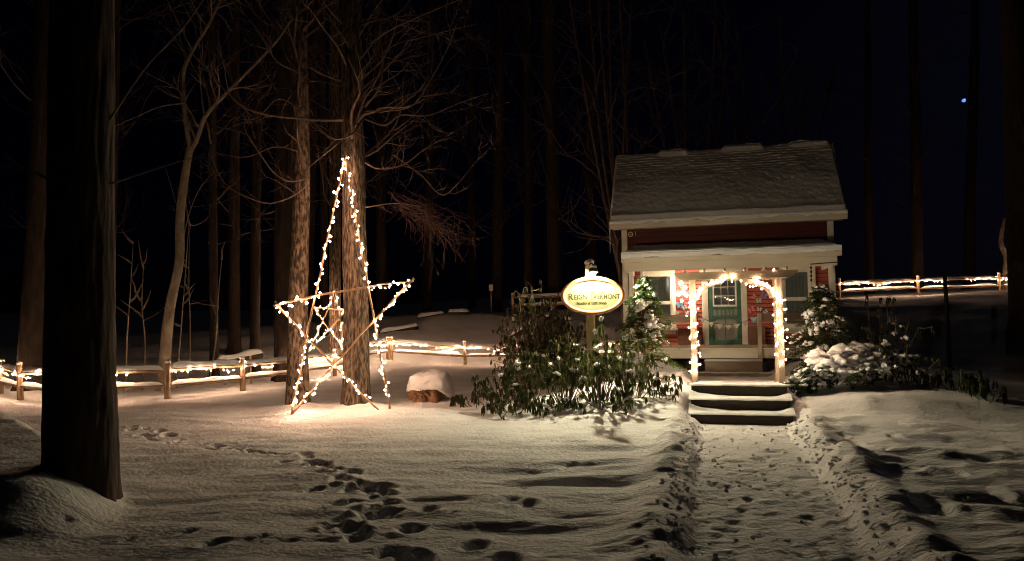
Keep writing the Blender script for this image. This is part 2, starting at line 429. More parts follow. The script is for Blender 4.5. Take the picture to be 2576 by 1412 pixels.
# front clapboards, one by one, round the openings
WL, WR = (-2.17, -1.27), (1.33, 2.13)                # window openings incl. trim
DO = (-.60, .52)                                     # door opening incl. trim
z = .88; k = 0
while z < 2.98:
    if z < 1.18: segs = [(-2.50, DO[0]), (DO[1], 2.50)]
    elif z < 2.86: segs = [(-2.50, WL[0]), (WL[1], DO[0]), (DO[1], WR[0]), (WR[1], 2.50)]
    else: segs = [(-2.50, 2.50)]
    for a, b_ in segs:
        c = MB(); j = rc.uniform(-.002, .002); y = TF + .048
        c.add([(a, y, z), (b_, y, z), (b_, y - .012, z + .089), (a, y - .012, z + .089), (a, y - .040 + j, z), (b_, y - .040 + j, z)],
              [(4, 5, 2, 3), (0, 1, 5, 4), (0, 4, 3), (1, 2, 5), (0, 3, 2, 1)])
        c.build('clapboard', MAT['red_siding'], cot)
    z += .105; k += 1
for i in range(5):                                   # upper wall, wide flush boards
    zz = 3.30 + i * .145
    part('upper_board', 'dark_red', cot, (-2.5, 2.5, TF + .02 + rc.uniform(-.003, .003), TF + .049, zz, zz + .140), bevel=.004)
for s in (-1, 1):
    part('corner_board', 'white_trim', cot, (s*2.57 - .075, s*2.57 + .075, TF - .005, TF + .16, .62, 3.98), bevel=.006)
    part('corner_board', 'white_trim', cot, (s*2.635 - .012, s*2.635 + .012, TF + .16, TF + .28, .62, 3.98), bevel=.004)
# roof
RZ, RT_, EZ, ET = 6.22, 9.42, 4.10, 7.58
roof = MB()
for (y0, z0, y1, z1) in ((ET, EZ, RT_, RZ), (11.25, EZ, RT_, RZ)):
    d = np.array([y1 - y0, z1 - z0]); d /= np.linalg.norm(d); n = np.array([-d[1], d[0]]) * (.05 if y0 < RT_ else -.05)
    v = [(x, yy - n[0] * e, zz - n[1] * e) for x in (-2.88, 2.88) for (yy, zz) in ((y0, z0), (y1, z1)) for e in (0, 1)]
    roof.add(v, [(0,1,3,2), (4,6,7,5), (0,2,6,4), (1,5,7,3), (0,4,5,1), (2,3,7,6)])
rf = roof.build('roof', MAT['dark_plank'], cot)
part('eave_fascia', 'fascia_trim', cot, (-2.90, 2.90, ET - .03, ET + .004, EZ - .16, EZ - .005), bevel=.005)
part('eave_soffit', 'fascia_trim', cot, (-2.86, 2.86, ET + .006, TF + .03, EZ - .14, EZ - .12))
for s in (-1, 1):                                    # rake boards
    b = MB(); b.bar((s * 2.895, ET - .02, EZ - .07), (s * 2.895, RT_, RZ - .06), .028, .15); b.build('rake_board', MAT['fascia_trim'], cot)
# snow on the roof: a blanket with shingle courses showing through near the top
nu, nv = 420, 240
aa, bb = np.meshgrid(np.linspace(-2.90, 2.90, nu), np.linspace(0, 1, nv))
yy = ET - .06 + (RT_ - ET + .06) * bb; zz = EZ - .02 + (RZ - EZ + .02) * bb
nrm = np.array([-(RZ - EZ), (RT_ - ET)]); nrm = nrm / np.linalg.norm(nrm)
top = sst(.42, .95, bb + .10 * fbm(aa * .9, bb * 3, 2.0, 2))
course = (bb * 24 + .10 * noise3(aa * 1.5, bb * 3, .4)) % 1.0
tab = noise3(np.floor(aa * 7 + 3.5 * (np.floor(bb * 24) % 2)) * 3.1, np.floor(bb * 24) * 5.3, .5)
th = .13 - .075 * top
th = th + (.022 * (1 - course) + .022 * tab * (1 - course)) * top * (.35 + .65 * sst(-.2, .4, fbm(aa * 1.2, bb * 4, 4.4, 2)))
th = th + .018 * fbm(aa * 1.6, bb * 7, 6.6, 3) + .008 * fbm(aa * 7, bb * 22, 1.6, 2)
lip = np.exp(-((bb - .035) / .045) ** 2); th = th + lip * (.045 + .02 * fbm(aa * 1.3, bb, 8.1, 2))
ridge_lump = sst(.93, .985, bb) * (.10 * sst(.08, .16, np.abs(fbm(aa * .55, 0 * bb, 3.1, 1) + .12)) + .0)
lump = np.zeros_like(aa)
for (a0, a1, h_) in ((-1.75, -.80, .11), (-.02, 1.20, .12), (1.75, 2.85, .09)):
    lump = np.maximum(lump, h_ * sst(a0, a0 + .16, aa) * (1 - sst(a1 - .16, a1, aa)))
th = th + sst(.93, .97, bb) * lump
endf = sst(0, .05, bb) * .75 + .25
th = th * endf * (sst(-2.90, -2.84, aa) * (1 - sst(2.84, 2.90, aa)) * .8 + .2)
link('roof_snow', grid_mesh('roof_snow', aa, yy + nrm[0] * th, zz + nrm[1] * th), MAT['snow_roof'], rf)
aa2, bb2 = np.meshgrid(np.linspace(-2.9, 2.9, 120), np.linspace(0, 1, 40))
th2 = .12 + .02 * fbm(aa2 * 1.6, bb2 * 7, 1.2, 2) + sst(.9, .97, bb2) * np.interp(aa2, [-2.9, -1.75, -1.6, -.9, -.8, 0, .15, 1.1, 1.2, 1.8, 2.8, 2.9], [0, 0, .1, .1, 0, 0, .11, .11, 0, .08, .08, 0])
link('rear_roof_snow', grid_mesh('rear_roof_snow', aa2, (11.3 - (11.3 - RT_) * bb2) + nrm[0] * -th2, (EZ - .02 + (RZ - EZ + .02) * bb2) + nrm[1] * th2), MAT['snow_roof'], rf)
nx = 300                                             # crumbled snow edge hanging over the eave board
xa = np.linspace(-2.89, 2.89, nx); prof = np.linspace(0, 1, 8)
XA, PR = np.meshgrid(xa, prof)
drop = .11 + .03 * fbm(XA * 2.5, 0, 2.4, 3); out = .065 + .02 * fbm(XA * 3, PR, 1.4, 2)
link('eave_snow_lip', grid_mesh('eave_snow_lip', XA, ET - .06 - out * np.sin(PR * math.pi) - .01, EZ + .075 - (drop) * PR + .015 * np.sin(PR * 9 + 3 * fbm(XA * 4, PR, .2, 1))), MAT['snow'], rf)
ice = MB(); ice.tube([(-2.90, ET - .02, EZ - .15), (-2.90, ET - .02, EZ - .45), (-2.905, ET - .02, EZ - .80)], [.011, .007, .001], 5); ice.build('icicle', MAT['snow'], rf)
# porch roof
PF, PZ0, PZ1 = 5.70, 3.02, 3.36
pr = MB(); pr.add([(x, y, z_) for x in (-2.40, 2.42) for (y, z_) in ((PF, PZ0 - .06), (PF, PZ0), (TF, PZ1), (TF, PZ1 - .06))], [(0,1,2,3), (7,6,5,4), (0,4,5,1), (1,5,6,2), (2,6,7,3), (3,7,4,0)])
porch_roof = pr.build('porch_roof', MAT['dark_plank'], cot)
part('porch_drip_board', 'fascia_trim', cot, (-2.42, 2.44, PF - .045, PF - .004, PZ0 - .105, PZ0 + .0), bevel=.006)
part('porch_fascia', 'fascia_trim', cot, (-2.33, 2.34, PF + .0, PF + .035, 2.70, PZ0 - .108), bevel=.004)
part('porch_ceiling', 'white_trim', cot, (-2.30, 2.30, PF + .04, TF + .0, 2.925, 2.945))
for s in (-1, 1):
    part('porch_side_fascia', 'fascia_trim', cot, (s * 2.335 - .018, s * 2.335 + .018, PF + .037, TF - .02, 2.72, 2.92))
ua, va = np.meshgrid(np.linspace(-2.42, 2.44, 360), np.linspace(0, 1, 70))
pth = .17 * np.clip(sst(0, .08, va) * .35 + .75, 0, 1) + .022 * fbm(ua * 2.2, va * 3, 1.9, 3) * sst(.0, .1, va) + .010 * np.sin(va * 38 + 2.5 * fbm(ua * 1.2, va * 2, 6.9, 2)) * (1 - sst(.1, .7, va))
pth = pth * (.1 + .9 * sst(-2.42, -2.30, ua) * (1 - sst(2.32, 2.44, ua)))
link('porch_roof_snow', grid_mesh('porch_roof_snow', ua, PF - .07 + (TF - PF + .06) * va + .03 * noise3(ua * 2.6, va, 4.2) * (1 - va), PZ0 - .01 + (PZ1 - PZ0) * va + pth), MAT['snow'], porch_roof)
XP, PP = np.meshgrid(np.linspace(-2.41, 2.43, 300), np.linspace(0, 1, 8))
link('porch_snow_lip', grid_mesh('porch_snow_lip', XP, PF - .075 - (.035 + .02 * fbm(XP * 3, PP * 2, 1.4, 2)) * np.sin(PP * math.pi) + .012 * np.sin(PP * 16 + 3 * fbm(XP * 1.4, 0, 5.2, 2)), PZ0 + .135 + .02 * fbm(XP * 2.2, 0, 1.9, 2) - (.145 + .03 * fbm(XP * 2.8, 0, 7.4, 3)) * PP), MAT['snow'], porch_roof)
for u0 in (-2.20, 2.22):
    part('porch_post', 'white_trim', cot, (u0 - .05, u0 + .05, PF + .05, PF + .15, .88, 2.92), bevel=.005)
    part('porch_post', 'white_trim', cot, (u0 * .96 - .035, u0 * .96 + .035, TF - .12, TF - .02, .88, 2.92), bevel=.005)
# deck, railing
for i in range(15):
    y = 5.72 + i * .155
    part('deck_board', 'deck_wood', cot, (-2.42, 2.42, y, y + .147, .845, .88 + rc.uniform(-.002, .002)), bevel=.004)
part('deck_edge_board', 'fascia_trim', cot, (-2.42, 2.42, 5.675, 5.715, .852, .888), bevel=.004)
part('deck_fascia', 'fascia_trim', cot, (-2.40, 2.40, 5.69, 5.72, .655, .848), bevel=.004)
for u0 in (-2.2, -.9, .9, 2.2):
    part('deck_pier', 'dark_plank', cot, (u0 - .07, u0 + .07, 5.85, 5.99, .1, .65))
ds = MB()
def railing(u0, u1, m):
    part('railing_board', m, cot, (u0, u1, 5.735, 5.775, 1.485, 1.63), bevel=.006)
    part('railing_cap', m, cot, (u0, u1, 5.72, 5.80, 1.632, 1.66), bevel=.004)
railing(-2.15, -.78, 'deck_wood'); railing(.70, 2.15, 'beam_wood')
for u0, m in ((-.73, 'brown_plank'), (.655, 'arbor_wood')):
    part('railing_post', m, cot, (u0 - .045, u0 + .045, 5.60, 5.674, .60, 1.665), bevel=.005)
# windows
def window(u0, u1, zb, zt, mid, curtained):
    w = part('window', 'white_trim', cot, (u0, u0 + .10, TF - .015, TF + .05, zb, zt), (u1 - .10, u1, TF - .015, TF + .05, zb, zt),
             (u0 + .10, u1 - .10, TF - .013, TF + .05, zt - .14, zt), (u0 + .10, u1 - .10, TF - .013, TF + .05, zb, zb + .06), bevel=.006)
    part('cornice', 'white_trim', w, (u0 - .02, u1 + .02, TF - .05, TF + .05, zt + .002, zt + .035), bevel=.004)
    part('sill', 'white_trim', w, (u0 - .03, u1 + .03, TF - .07, TF + .05, zb - .04, zb - .002), bevel=.004)
    x0, x1 = u0 + .102, u1 - .102
    for (a, b_, y) in ((zb + .062, mid - .01, TF + .028), (mid + .012, zt - .142, TF + .010)):
        part('sash', 'white_trim', w, (x0, x0 + .035, y, y + .02, a, b_), (x1 - .035, x1, y, y + .02, a, b_),
             (x0 + .035, x1 - .035, y, y + .02, b_ - .035, b_), (x0 + .035, x1 - .035, y, y + .02, a, a + .035))
        part('pane', 'window_glass', w, (x0 + .035, x1 - .035, y + .008, y + .011, a + .035, b_ - .035))
    part('meeting_rail', 'white_trim', w, (x0, x1, TF - .004, TF + .008, mid - .028, mid + .028))
    part('blind', 'curtain', w, (x0 - .02, x1 + .02, TF + .040, TF + .046, zb, zt - .12))
window(WL[0], WL[1], 1.30, 2.86, 1.985, True)
window(WR[0], WR[1], 1.30, 2.87, 2.02, True)
for (u0, u1) in (WL, WR):
    for i in range(3):
        part('apron_board', 'white_trim', cot, (u0 + .01, u1 - .01, TF - .012 + .003 * i, TF + .04, 1.16 + i * .034, 1.16 + i * .034 + .028), bevel=.003)
# door casing and door
part('door_casing', 'white_trim', cot, (DO[0], DO[0] + .155, TF - .02, TF + .05, .882, 2.74), bevel=.005)
part('door_casing', 'white_trim', cot, (DO[1] - .145, DO[1], TF - .02, TF + .05, .882, 2.74), bevel=.005)
part('door_head', 'white_trim', cot, (DO[0] - .05, DO[1] + .05, TF - .03, TF + .05, 2.742, 2.93), bevel=.005)
door = part('door', 'green_paint', cot, (-.435, -.33, TF - .012, TF + .035, .895, 2.735), (.265, .37, TF - .012, TF + .035, .895, 2.735),
            (-.33, .265, TF - .011, TF + .035, 2.63, 2.735), (-.33, .265, TF - .011, TF + .035, .895, 1.00), (-.33, .265, TF - .011, TF + .035, 1.79, 1.86), (-.33, .265, TF - .011, TF + .035, 1.56, 1.63), bevel=.006)
part('window_frame', 'white_trim', door, (-.33, -.295, TF - .006, TF + .02, 1.862, 2.628), (.23, .265, TF - .006, TF + .02, 1.862, 2.628), (-.295, .23, TF - .006, TF + .02, 2.595, 2.628), (-.295, .23, TF - .006, TF + .02, 1.862, 1.905))
cw, rh = (.23 + .295) / 3, (2.595 - 1.905) / 3
for i in range(3):
    for j in range(3):
        part('pane', 'window_glass', door, (-.295 + i * cw + .007, -.295 + (i + 1) * cw - .007, TF + .008, TF + .011, 1.905 + j * rh + .007, 1.905 + (j + 1) * rh - .007))
for i in (1, 2):
    part('muntin', 'white_trim', door, (-.295 + i * cw - .007, -.295 + i * cw + .007, TF - .002, TF + .015, 1.906, 2.594))
    part('muntin', 'white_trim', door, (-.294, .229, TF - .0035, TF + .0135, 1.905 + i * rh - .007, 1.905 + i * rh + .007))
part('window_curtain', 'curtain', door, (-.30, .24, TF + .030, TF + .034, 1.88, 2.62))
part('spindle_screen', 'screen_mesh', door, (-.33, .265, TF + .016, TF + .020, 1.632, 1.788))
for i in range(5):
    x = -.235 + i * .1
    b = MB(); b.tube([(x, TF + .004, zz_) for zz_ in (1.632, 1.66, 1.69, 1.71, 1.73, 1.76, 1.788)], [.007, .012, .007, .014, .007, .012, .007], 8); b.build('spindle', MAT['green_paint'], door, True)
part('lower_screen', 'screen_mesh', door, (-.33, .265, TF + .016, TF + .020, 1.002, 1.558))
part('centre_bar', 'green_paint', door, (-.042, -.023, TF + .0, TF + .014, 1.002, 1.558))
for sx, x in ((1, -.33), (-1, .265)):                # fretwork brackets in the corners
    for sz, zc in ((1, 1.002), (-1, 1.558)):
        b = MB()
        for r_ in (.16, .10):
            b.tube([(x + sx * (r_ - r_ * math.cos(a)) , TF + .006, zc + sz * (r_ - r_ * math.sin(a))) for a in np.linspace(0, math.pi / 2, 8)], .006, 5)
        b.tube([(x, TF + .006, zc + sz * .003), (x + sx * .06, TF + .006, zc + sz * .06)], .006, 5); b.build('fretwork', MAT['green_paint'], door)
b = MB(); b.tube([(.335, TF - .012, 1.83), (.335, TF - .05, 1.83)], .012, 8); b.tube([(.335, TF - .05, 1.83), (.27, TF - .055, 1.835)], .010, 8); b.build('handle', MAT['metal_dark'], door, True)
# small fittings on the front
b = MB()
for k in range(16):
    a0, a1 = 2 * math.pi * k / 16, 2 * math.pi * (k + 1) / 16
    b.tube([(.058 * math.cos(a0), 0, .058 * math.sin(a0)), (.058 * math.cos(a1), 0, .058 * math.sin(a1))], .014, 6, False)
b.tube([(.0, .04, 0), (.0, .0, 0)], .02, 8)
hr = b.build('wall_ring', MAT['white_trim'], cot, True); hr.location = (-2.40, TF - .03, 3.83)
part('wall_hook', 'white_trim', cot, (-2.28, -2.265, TF - .02, TF + .018, 3.80, 3.90))
b = MB(); b.tube([(1.78, PF - .02, 2.745), (2.05, PF - .02, 2.76), (2.36, PF - .02, 2.772)], .014, 6); b.build('rod', MAT['metal_dark'], cot)

# ------------------------------------------------------------------ things on the porch
def tword(name, label, cat, group=None): return tag(hframe(name), label, cat, group)
for (u0, u1, lb) in ((-1.22, -.62, 'dark brown plank box left of the green door'), (.54, .92, 'narrow dark brown plank box right of the green door')):
    e = tword('plank_box', lb, 'box')
    n = 3
    for i in range(n):
        part('plank', 'brown_plank', e, (u0, u1, TF - .30, TF - .275, .885 + i * .145, .885 + i * .145 + .14), bevel=.004)
    for x in (u0, u1 - .03):
        part('side', 'brown_plank', e, (x, x + .03, TF - .272, TF - .06, .884, 1.31))
    part('lid', 'brown_plank', e, (u0 - .015, u1 + .015, TF - .32, TF - .05, 1.322, 1.345), bevel=.004)
e = tword('seed_ball_string', 'four dark seed balls hanging in a row beside the right window', 'ornament')
b = MB(); b.tube([(2.085, TF - .03, 2.90), (2.085, TF - .03, 2.25)], .004, 5); b.build('cord', MAT['wire'], e)
bm_ball = None
for i in range(4):
    b = MB(); zc = 2.80 - i * .105
    for a in range(7):
        for c in range(10):
            pass
    pts = [(2.085, TF - .03, zc + .04 * math.cos(t)) for t in np.linspace(0, math.pi, 7)]
    b.tube(pts, [max(.003, .04 * math.sin(t)) for t in np.linspace(0, math.pi, 7)], 9); b.build('ball', MAT['metal_dark'], e, True)
e = tword('firewood_stack', 'small dark stack of split sticks under the right window', 'firewood')
for i in range(46):
    r_ = rc.uniform(.018, .034); x = 1.28 + (i % 12) * .075 + rc.uniform(-.02, .02); zz_ = .905 + (i // 12) * .062
    b = MB(); b.tube([(x, TF - .45 + rc.uniform(-.04, .04), zz_), (x + rc.uniform(-.02, .02), TF - .12, zz_ + rc.uniform(-.01, .01))], r_, 6); b.build('log', MAT['brown_plank'], e)
# added bulb near the left window, put in to brighten the porch wall
u_, z_ = onT(*z3(603, 322), TF - .42)
e = tag(hframe('porch_fill_bulb', u_, TF - .42, z_), 'added bare bulb under the porch roof, brightening the wall by the left window', 'lamp')
b = MB(); b.tube([(0, 0, .03), (0, 0, 2.925 - z_)], .006, 6); b.build('cord', MAT['metal_dark'], e)
b = MB(); b.tube([(0, 0, .035), (0, 0, .075), (0, 0, .09)], [.022, .022, .01], 10); b.build('socket', MAT['metal_dark'], e, True)
b = MB(); b.tube([(0, 0, zz_) for zz_ in (.035, .02, .0, -.02, -.034)], [.012, .026, .034, .028, .006], 12); b.build('bulb', MAT['bulb_porch_fill'], e, True)
# bunting
e = tword('bunting', 'string of lace pennants drooping between the porch railings', 'bunting')
cu = np.linspace(-.70, .64, 25); cz = 1.655 - .235 * (1 - ((cu + .03) / .67) ** 2)
b = MB(); b.tube([(u_, 5.62, z_) for u_, z_ in zip(cu, cz)], .007, 5); b.build('cord', MAT['metal_dark'], e)
for i in range(7):
    c = -.58 + i * .185; zc = 1.655 - .235 * (1 - ((c + .03) / .67) ** 2)
    b = MB(); w_ = .075
    b.add([(c - w_, 5.614, zc), (c + w_, 5.614, zc), (c + .003, 5.614, zc - .12), (c - w_, 5.618, zc), (c + w_, 5.618, zc), (c + .003, 5.618, zc - .12)], [(0,1,2), (5,4,3), (0,3,4,1), (1,4,5,2), (2,5,3,0)])
    b.build('pennant', MAT['lace'], e)
# butterflies and blossom garland
def butterfly(px, py, m, s, label, rot=0.0, group=None):
    u_, z_ = onT(*z3(px, py), TF - .05)
    e = tag(hframe('butterfly_ornament', u_, TF - .05, z_), label, 'ornament', group)
    for sx in (-1, 1):
        for (l, w_, ang) in ((.085, .055, .7), (.065, .045, -.6)):
            b = MB(); a = ang if sx > 0 else math.pi - ang
            a += rot; d = np.array([math.cos(a), 0, math.sin(a)]); n = np.array([-math.sin(a), 0, math.cos(a)])
            P = [np.array([0, -.004, 0]), d * l * .45 + n * w_ * .55, d * l * .9 + n * w_ * .42, d * l - n * w_ * .1, d * l * .8 - n * w_ * .5, d * l * .4 - n * w_ * .4]
            P = [p * s + np.array([0, -.02 * np.linalg.norm(p) * 4, 0]) for p in P]
            b.add(P + [p + np.array([0, .004, 0]) for p in P], [tuple(range(6)), tuple(range(11, 5, -1))] + [(i, (i + 1) % 6, 6 + (i + 1) % 6, 6 + i) for i in range(6)])
            b.build('wing', MAT[m], e)
    b = MB(); b.tube([(0, -.006, -.035 * s), (0, -.010, .0), (0, -.006, .04 * s)], [.003, .007, .004], 6); b.build('body', MAT['metal_dark'], e)
for args in ((590, 555, 'wing_blue', 1.35, 'blue butterfly ornament on red siding beside the left window', .2),
             (640, 585, 'wing_teal', .9, 'pale butterfly ornament just right of the left blue butterfly', .5),
             (560, 640, 'wing_teal', .7, 'small pale ornament low beside the left window', -.3),
             (665, 640, 'wing_white', .7, 'small white ornament behind the left arbor post', .2),
             (1480, 455, 'wing_violet', 1.4, 'violet blue butterfly ornament high right of the door', -.5),
             (1375, 470, 'wing_amber', .9, 'amber butterfly ornament right of the door under the arch', .9),
             (1425, 515, 'wing_teal', 1.0, 'pale teal butterfly ornament in the middle of the right wall', .1),
             (1345, 610, 'wing_pink', 1.35, 'pink butterfly ornament right of the door casing', .4),
             (1430, 605, 'wing_teal', .9, 'pale teal butterfly ornament beside the pink one', -.2),
             (1500, 630, 'wing_teal', .8, 'pale ornament on the twig near the right arbor post', .7),
             (1375, 725, 'wing_blue', 1.2, 'blue butterfly ornament low right of the door', -.1)):
    butterfly(*args)

# ------------------------------------------------------------------ wooden step, garden steps, arbor
e = tag(hframe('wooden_step'), 'wooden box step with thin snow below the deck', 'step')
part('riser', 'deck_wood', e, (-.555, .665, 5.26, 5.29, .33, .585), bevel=.004)
for x in (-.555, .635): part('side', 'deck_wood', e, (x, x + .03, 5.292, 5.67, .33, .585))
part('tread', 'deck_wood', e, (-.57, .68, 5.24, 5.68, .587, .615), bevel=.004)
part('snow', 'snow', e, (-.565, .675, 5.25, 5.67, .616, .640), bevel=.012)
e = tag(hframe('landing_sill'), 'long low timber edge of the snowy landing', 'timber')
part('timber', 'deck_wood', e, (-.80, 1.02, 4.98, 5.10, .20, .375), bevel=.008)
ua, va = np.meshgrid(np.linspace(-.82, 1.04, 90), np.linspace(0, 1, 10))
link('snow_cap', grid_mesh('snow_cap', ua, 4.965 + .15 * va, .372 + .028 * np.sin(va * math.pi) ** .5 + .006 * fbm(ua * 5, va, 3, 2)), MAT['snow'], e)

gs = tag(hframe('garden_steps'), 'three broad timber steps with snow on the treads', 'steps')
for i, (t0, zt) in enumerate(((0.0, .115), (.40, .30), (.80, .490))):
    part('riser', 'dark_plank', gs, (-.765, .755, t0 + .02, t0 + .10, zt - .30 if i == 0 else zt - .20, zt - .012), bevel=.01)
    ua, va = np.meshgrid(np.linspace(-.80, .79, 110), np.linspace(0, 1, 26))
    wd = .40 if i < 2 else .10
    edge_pile = .055 * (sst(.50, .80, np.abs(ua + .03)) ** 2) * sst(.15, .6, va) * (1 if i < 2 else 0)
    ztop = zt - .018 + .026 * sst(0, .06, va) + edge_pile + (.05 * sst(.45, 1.0, va) * sst(.05, .75, -ua) if i < 2 else 0) + .006 * fbm(ua * 4, va * 3, i * 2.2, 2)
    link('tread_snow', grid_mesh('tread_snow', ua, t0 + .005 + (wd + .02) * va + .006 * fbm(ua * 5, va, 3 + i, 2), ztop), MAT['snow'], gs)

AT = 1.6                                             # arbor stands at the head of the steps
ab = tag(hframe('garden_arbor'), 'weathered wooden arbor with curved braces at the head of the steps', 'arbor')
AXL, AXR, AZ0, AZ1 = -.72, .745, .40, 2.40
for x in (AXL, AXR):
    for y in (AT, AT + .62):
        part('post', 'arbor_wood', ab, (x - .052, x + .052, y - .052, y + .052, AZ0 if y == AT else .3, AZ1 - .002), bevel=.006)
    part('side_rail', 'arbor_wood', ab, (x - .02, x + .02, AT + .054, AT + .566, 2.20, 2.27))
for y in (AT - .075, AT + .695):
    b = MB()
    prof = [(-.31, 2.405), (-.30, 2.36), (-.21, 2.30), (-.16, 2.275)]
    outl = [(AXL + p[0], p[1]) for p in prof] + [(AXR - p[0], p[1]) for p in prof[::-1]] + [(AXR + .31, 2.405), (AXL - .31, 2.405)]
    outl = outl[:-2]
    n = len(outl)
    b.add([(x, y - .02, z_) for x, z_ in outl] + [(x, y + .02, z_) for x, z_ in outl], [tuple(range(n)), tuple(range(2 * n - 1, n - 1, -1))] + [(i, n + i, n + (i + 1) % n, (i + 1) % n) for i in range(n)])
    b.build('beam', MAT['beam_wood'], ab)
for y in (AT - .03, AT + .65):
    for sx, x in ((1, AXL + .052), (-1, AXR - .052)):
        b = MB(); R = .50
        arc = [(x + sx * (R - R * math.cos(a)), 2.265 - R * .66 * (1 - math.sin(a))) for a in np.linspace(.0, math.pi / 2 * .97, 14)]
        vs = []
        for i, (px_, pz_) in enumerate(arc):
            a = i / 13 * math.pi / 2; nx_, nz_ = sx * math.cos(a), -math.sin(a) * .9
            for (o1, yo) in ((-.0, -.022), (.062, -.022), (.062, .022), (-.0, .022)):
                vs.append((px_ + nx_ * o1, y + yo, pz_ + nz_ * o1))
        fs = [(i*4 + k, i*4 + (k+1) % 4, (i+1)*4 + (k+1) % 4, (i+1)*4 + k) for i in range(13) for k in range(4)] + [(3,2,1,0), (52,53,54,55)]
        b.add(vs, fs); b.build('curved_brace', MAT['arbor_wood'], ab)
for x in np.linspace(AXL - .12, AXR + .12, 6):
    part('rafter', 'beam_wood', ab, (x - .019, x + .019, AT - .17, AT + .80, 2.407, 2.465), bevel=.004)

# ------------------------------------------------------------------ shop sign with its lamp
SY = 13.3
sc_ = at(1491, 744, SY)
sg = tag(empty('shop_sign', (sc_[0], sc_[1], gz(sc_[0], sc_[1] + .1) - .05), math.radians(-8)), 'oval cream shop sign with tree emblem, lit by a lamp on its post', 'sign')
SZ = sc_[2] - sg.location[2]                          # height of the sign centre above its foot
part('post', 'post_wood', sg, (-.075 - .05, .075 - .05, .045, .195, -.1, SZ + .56), bevel=.008)
def blob(mb, c, r, seed=0.0, nu=12, nv=8, amp=.22):
    o = len(mb.v)
    for i in range(nv + 1):
        ph = math.pi * i / nv
        for k in range(nu):
            th = 2 * math.pi * k / nu
            d = np.array([math.sin(ph) * math.cos(th), math.sin(ph) * math.sin(th), math.cos(ph)])
            f = 1 + amp * float(noise3(d[0] * 1.7 + seed, d[1] * 1.7 + seed * .7, d[2] * 1.7))
            mb.v.append((c[0] + d[0] * r[0] * f, c[1] + d[1] * r[1] * f, c[2] + d[2] * r[2] * f))
    for i in range(nv):
        for k in range(nu):
            k2 = (k + 1) % nu; mb.f.append((o + i*nu + k, o + (i+1)*nu + k, o + (i+1)*nu + k2, o + i*nu + k2))
b = MB(); blob(b, (-.05, .12, SZ + .595), (.092, .095, .062), 2.0); b.build('snow_cap', MAT['snow'], sg, True)
def ellipse_plate(a, bz, y0, y1, n=64):
    m = MB(); v = [(a * math.cos(2*math.pi*k/n), y, bz * math.sin(2*math.pi*k/n)) for y in (y0, y1) for k in range(n)]
    m.add(v, [tuple(range(n)), tuple(range(2*n - 1, n - 1, -1))] + [(k, n + k, n + (k+1) % n, (k+1) % n) for k in range(n)]); return m
board = ellipse_plate(.495, .275, -.016, .030).build('board', MAT['sign_cream'], sg); board.location = (0, 0, SZ)
b = MB(); n = 72
ring = [(math.cos(2*math.pi*k/n), math.sin(2*math.pi*k/n)) for k in range(n)]
sec = [(.485, .265, -.018), (.492, .272, -.034), (.540, .318, -.036), (.562, .339, -.018), (.562, .339, .034), (.485, .265, .034)]
b.add([(c * a, y, s * bz) for (c, s) in ring for (a, bz, y) in sec], [(k*6 + j, k*6 + (j+1) % 6, ((k+1) % n)*6 + (j+1) % 6, ((k+1) % n)*6 + j) for k in range(n) for j in range(6)])
rim = b.build('rim', MAT['sign_rim'], sg, True); rim.location = (0, 0, SZ)
def text(body, x, z_, size, m, parent, sx=1.0, name='lettering', y=-.0168):
    cu = bpy.data.curves.new(name, 'FONT'); cu.body = body; cu.size = size; cu.align_x = 'LEFT'; cu.extrude = .0003; cu.offset = .0022
    o = bpy.data.objects.new(name, cu); COL.objects.link(o); cu.materials.append(MAT[m]); o.parent = parent
    me = bpy.data.meshes.new_from_object(o); bpy.data.objects.remove(o)
    o = link(name, me, MAT[m], parent)
    o.rotation_euler = (math.pi / 2, 0, 0); o.location = (x * 1.13, y, z_ * 1.13); o.scale = (sx * 1.13, 1.13, 1); return o
text('R', -.385, -.060, .140, 'sign_ink', board, .95); text('EIGN', -.292, -.056, .105, 'sign_ink', board, .86)
text('V', .0, -.056, .125, 'sign_ink', board, .9); text('ERMONT', .068, -.056, .105, 'sign_ink', board, .82)
text('Studio & Gift Shop', -.252, -.137, .066, 'sign_ink', board, .93)
b = MB()                                              # tree emblem, flat carved relief
def flat(mb, pts, ws, fy_=-.0176):
    vs = []
    for i, p in enumerate(pts):
        p = np.array(p); d = np.array(pts[min(i+1, len(pts)-1)]) - np.array(pts[max(i-1, 0)]); d = d / np.linalg.norm(d); nn = np.array([-d[1], d[0]]) * ws[i] / 2
        for q in (p + nn, p - nn): vs += [(q[0], fy_, q[1]), (q[0], -.016, q[1])]
    fs = []
    for i in range(len(pts) - 1):
        o = i * 4; fs += [(o, o+2, o+6, o+4), (o, o+4, o+5, o+1), (o+2, o+3, o+7, o+6)]
    mb.add(vs, fs)
flat(b, [(-.075, -.105), (-.03, -.085), (-.015, -.05), (-.035, -.005), (-.005, .035), (.01, .06)], [.012, .022, .036, .032, .026, .014])
flat(b, [(-.14, -.098), (-.09, -.102), (-.03, -.088)], [.004, .01, .016]); flat(b, [(.14, -.092), (.07, -.10), (-.02, -.09)], [.004, .009, .016])
b.build('emblem_trunk', MAT['sign_ochre'], board).scale = (1.13, 1, 1.13)
b = MB()
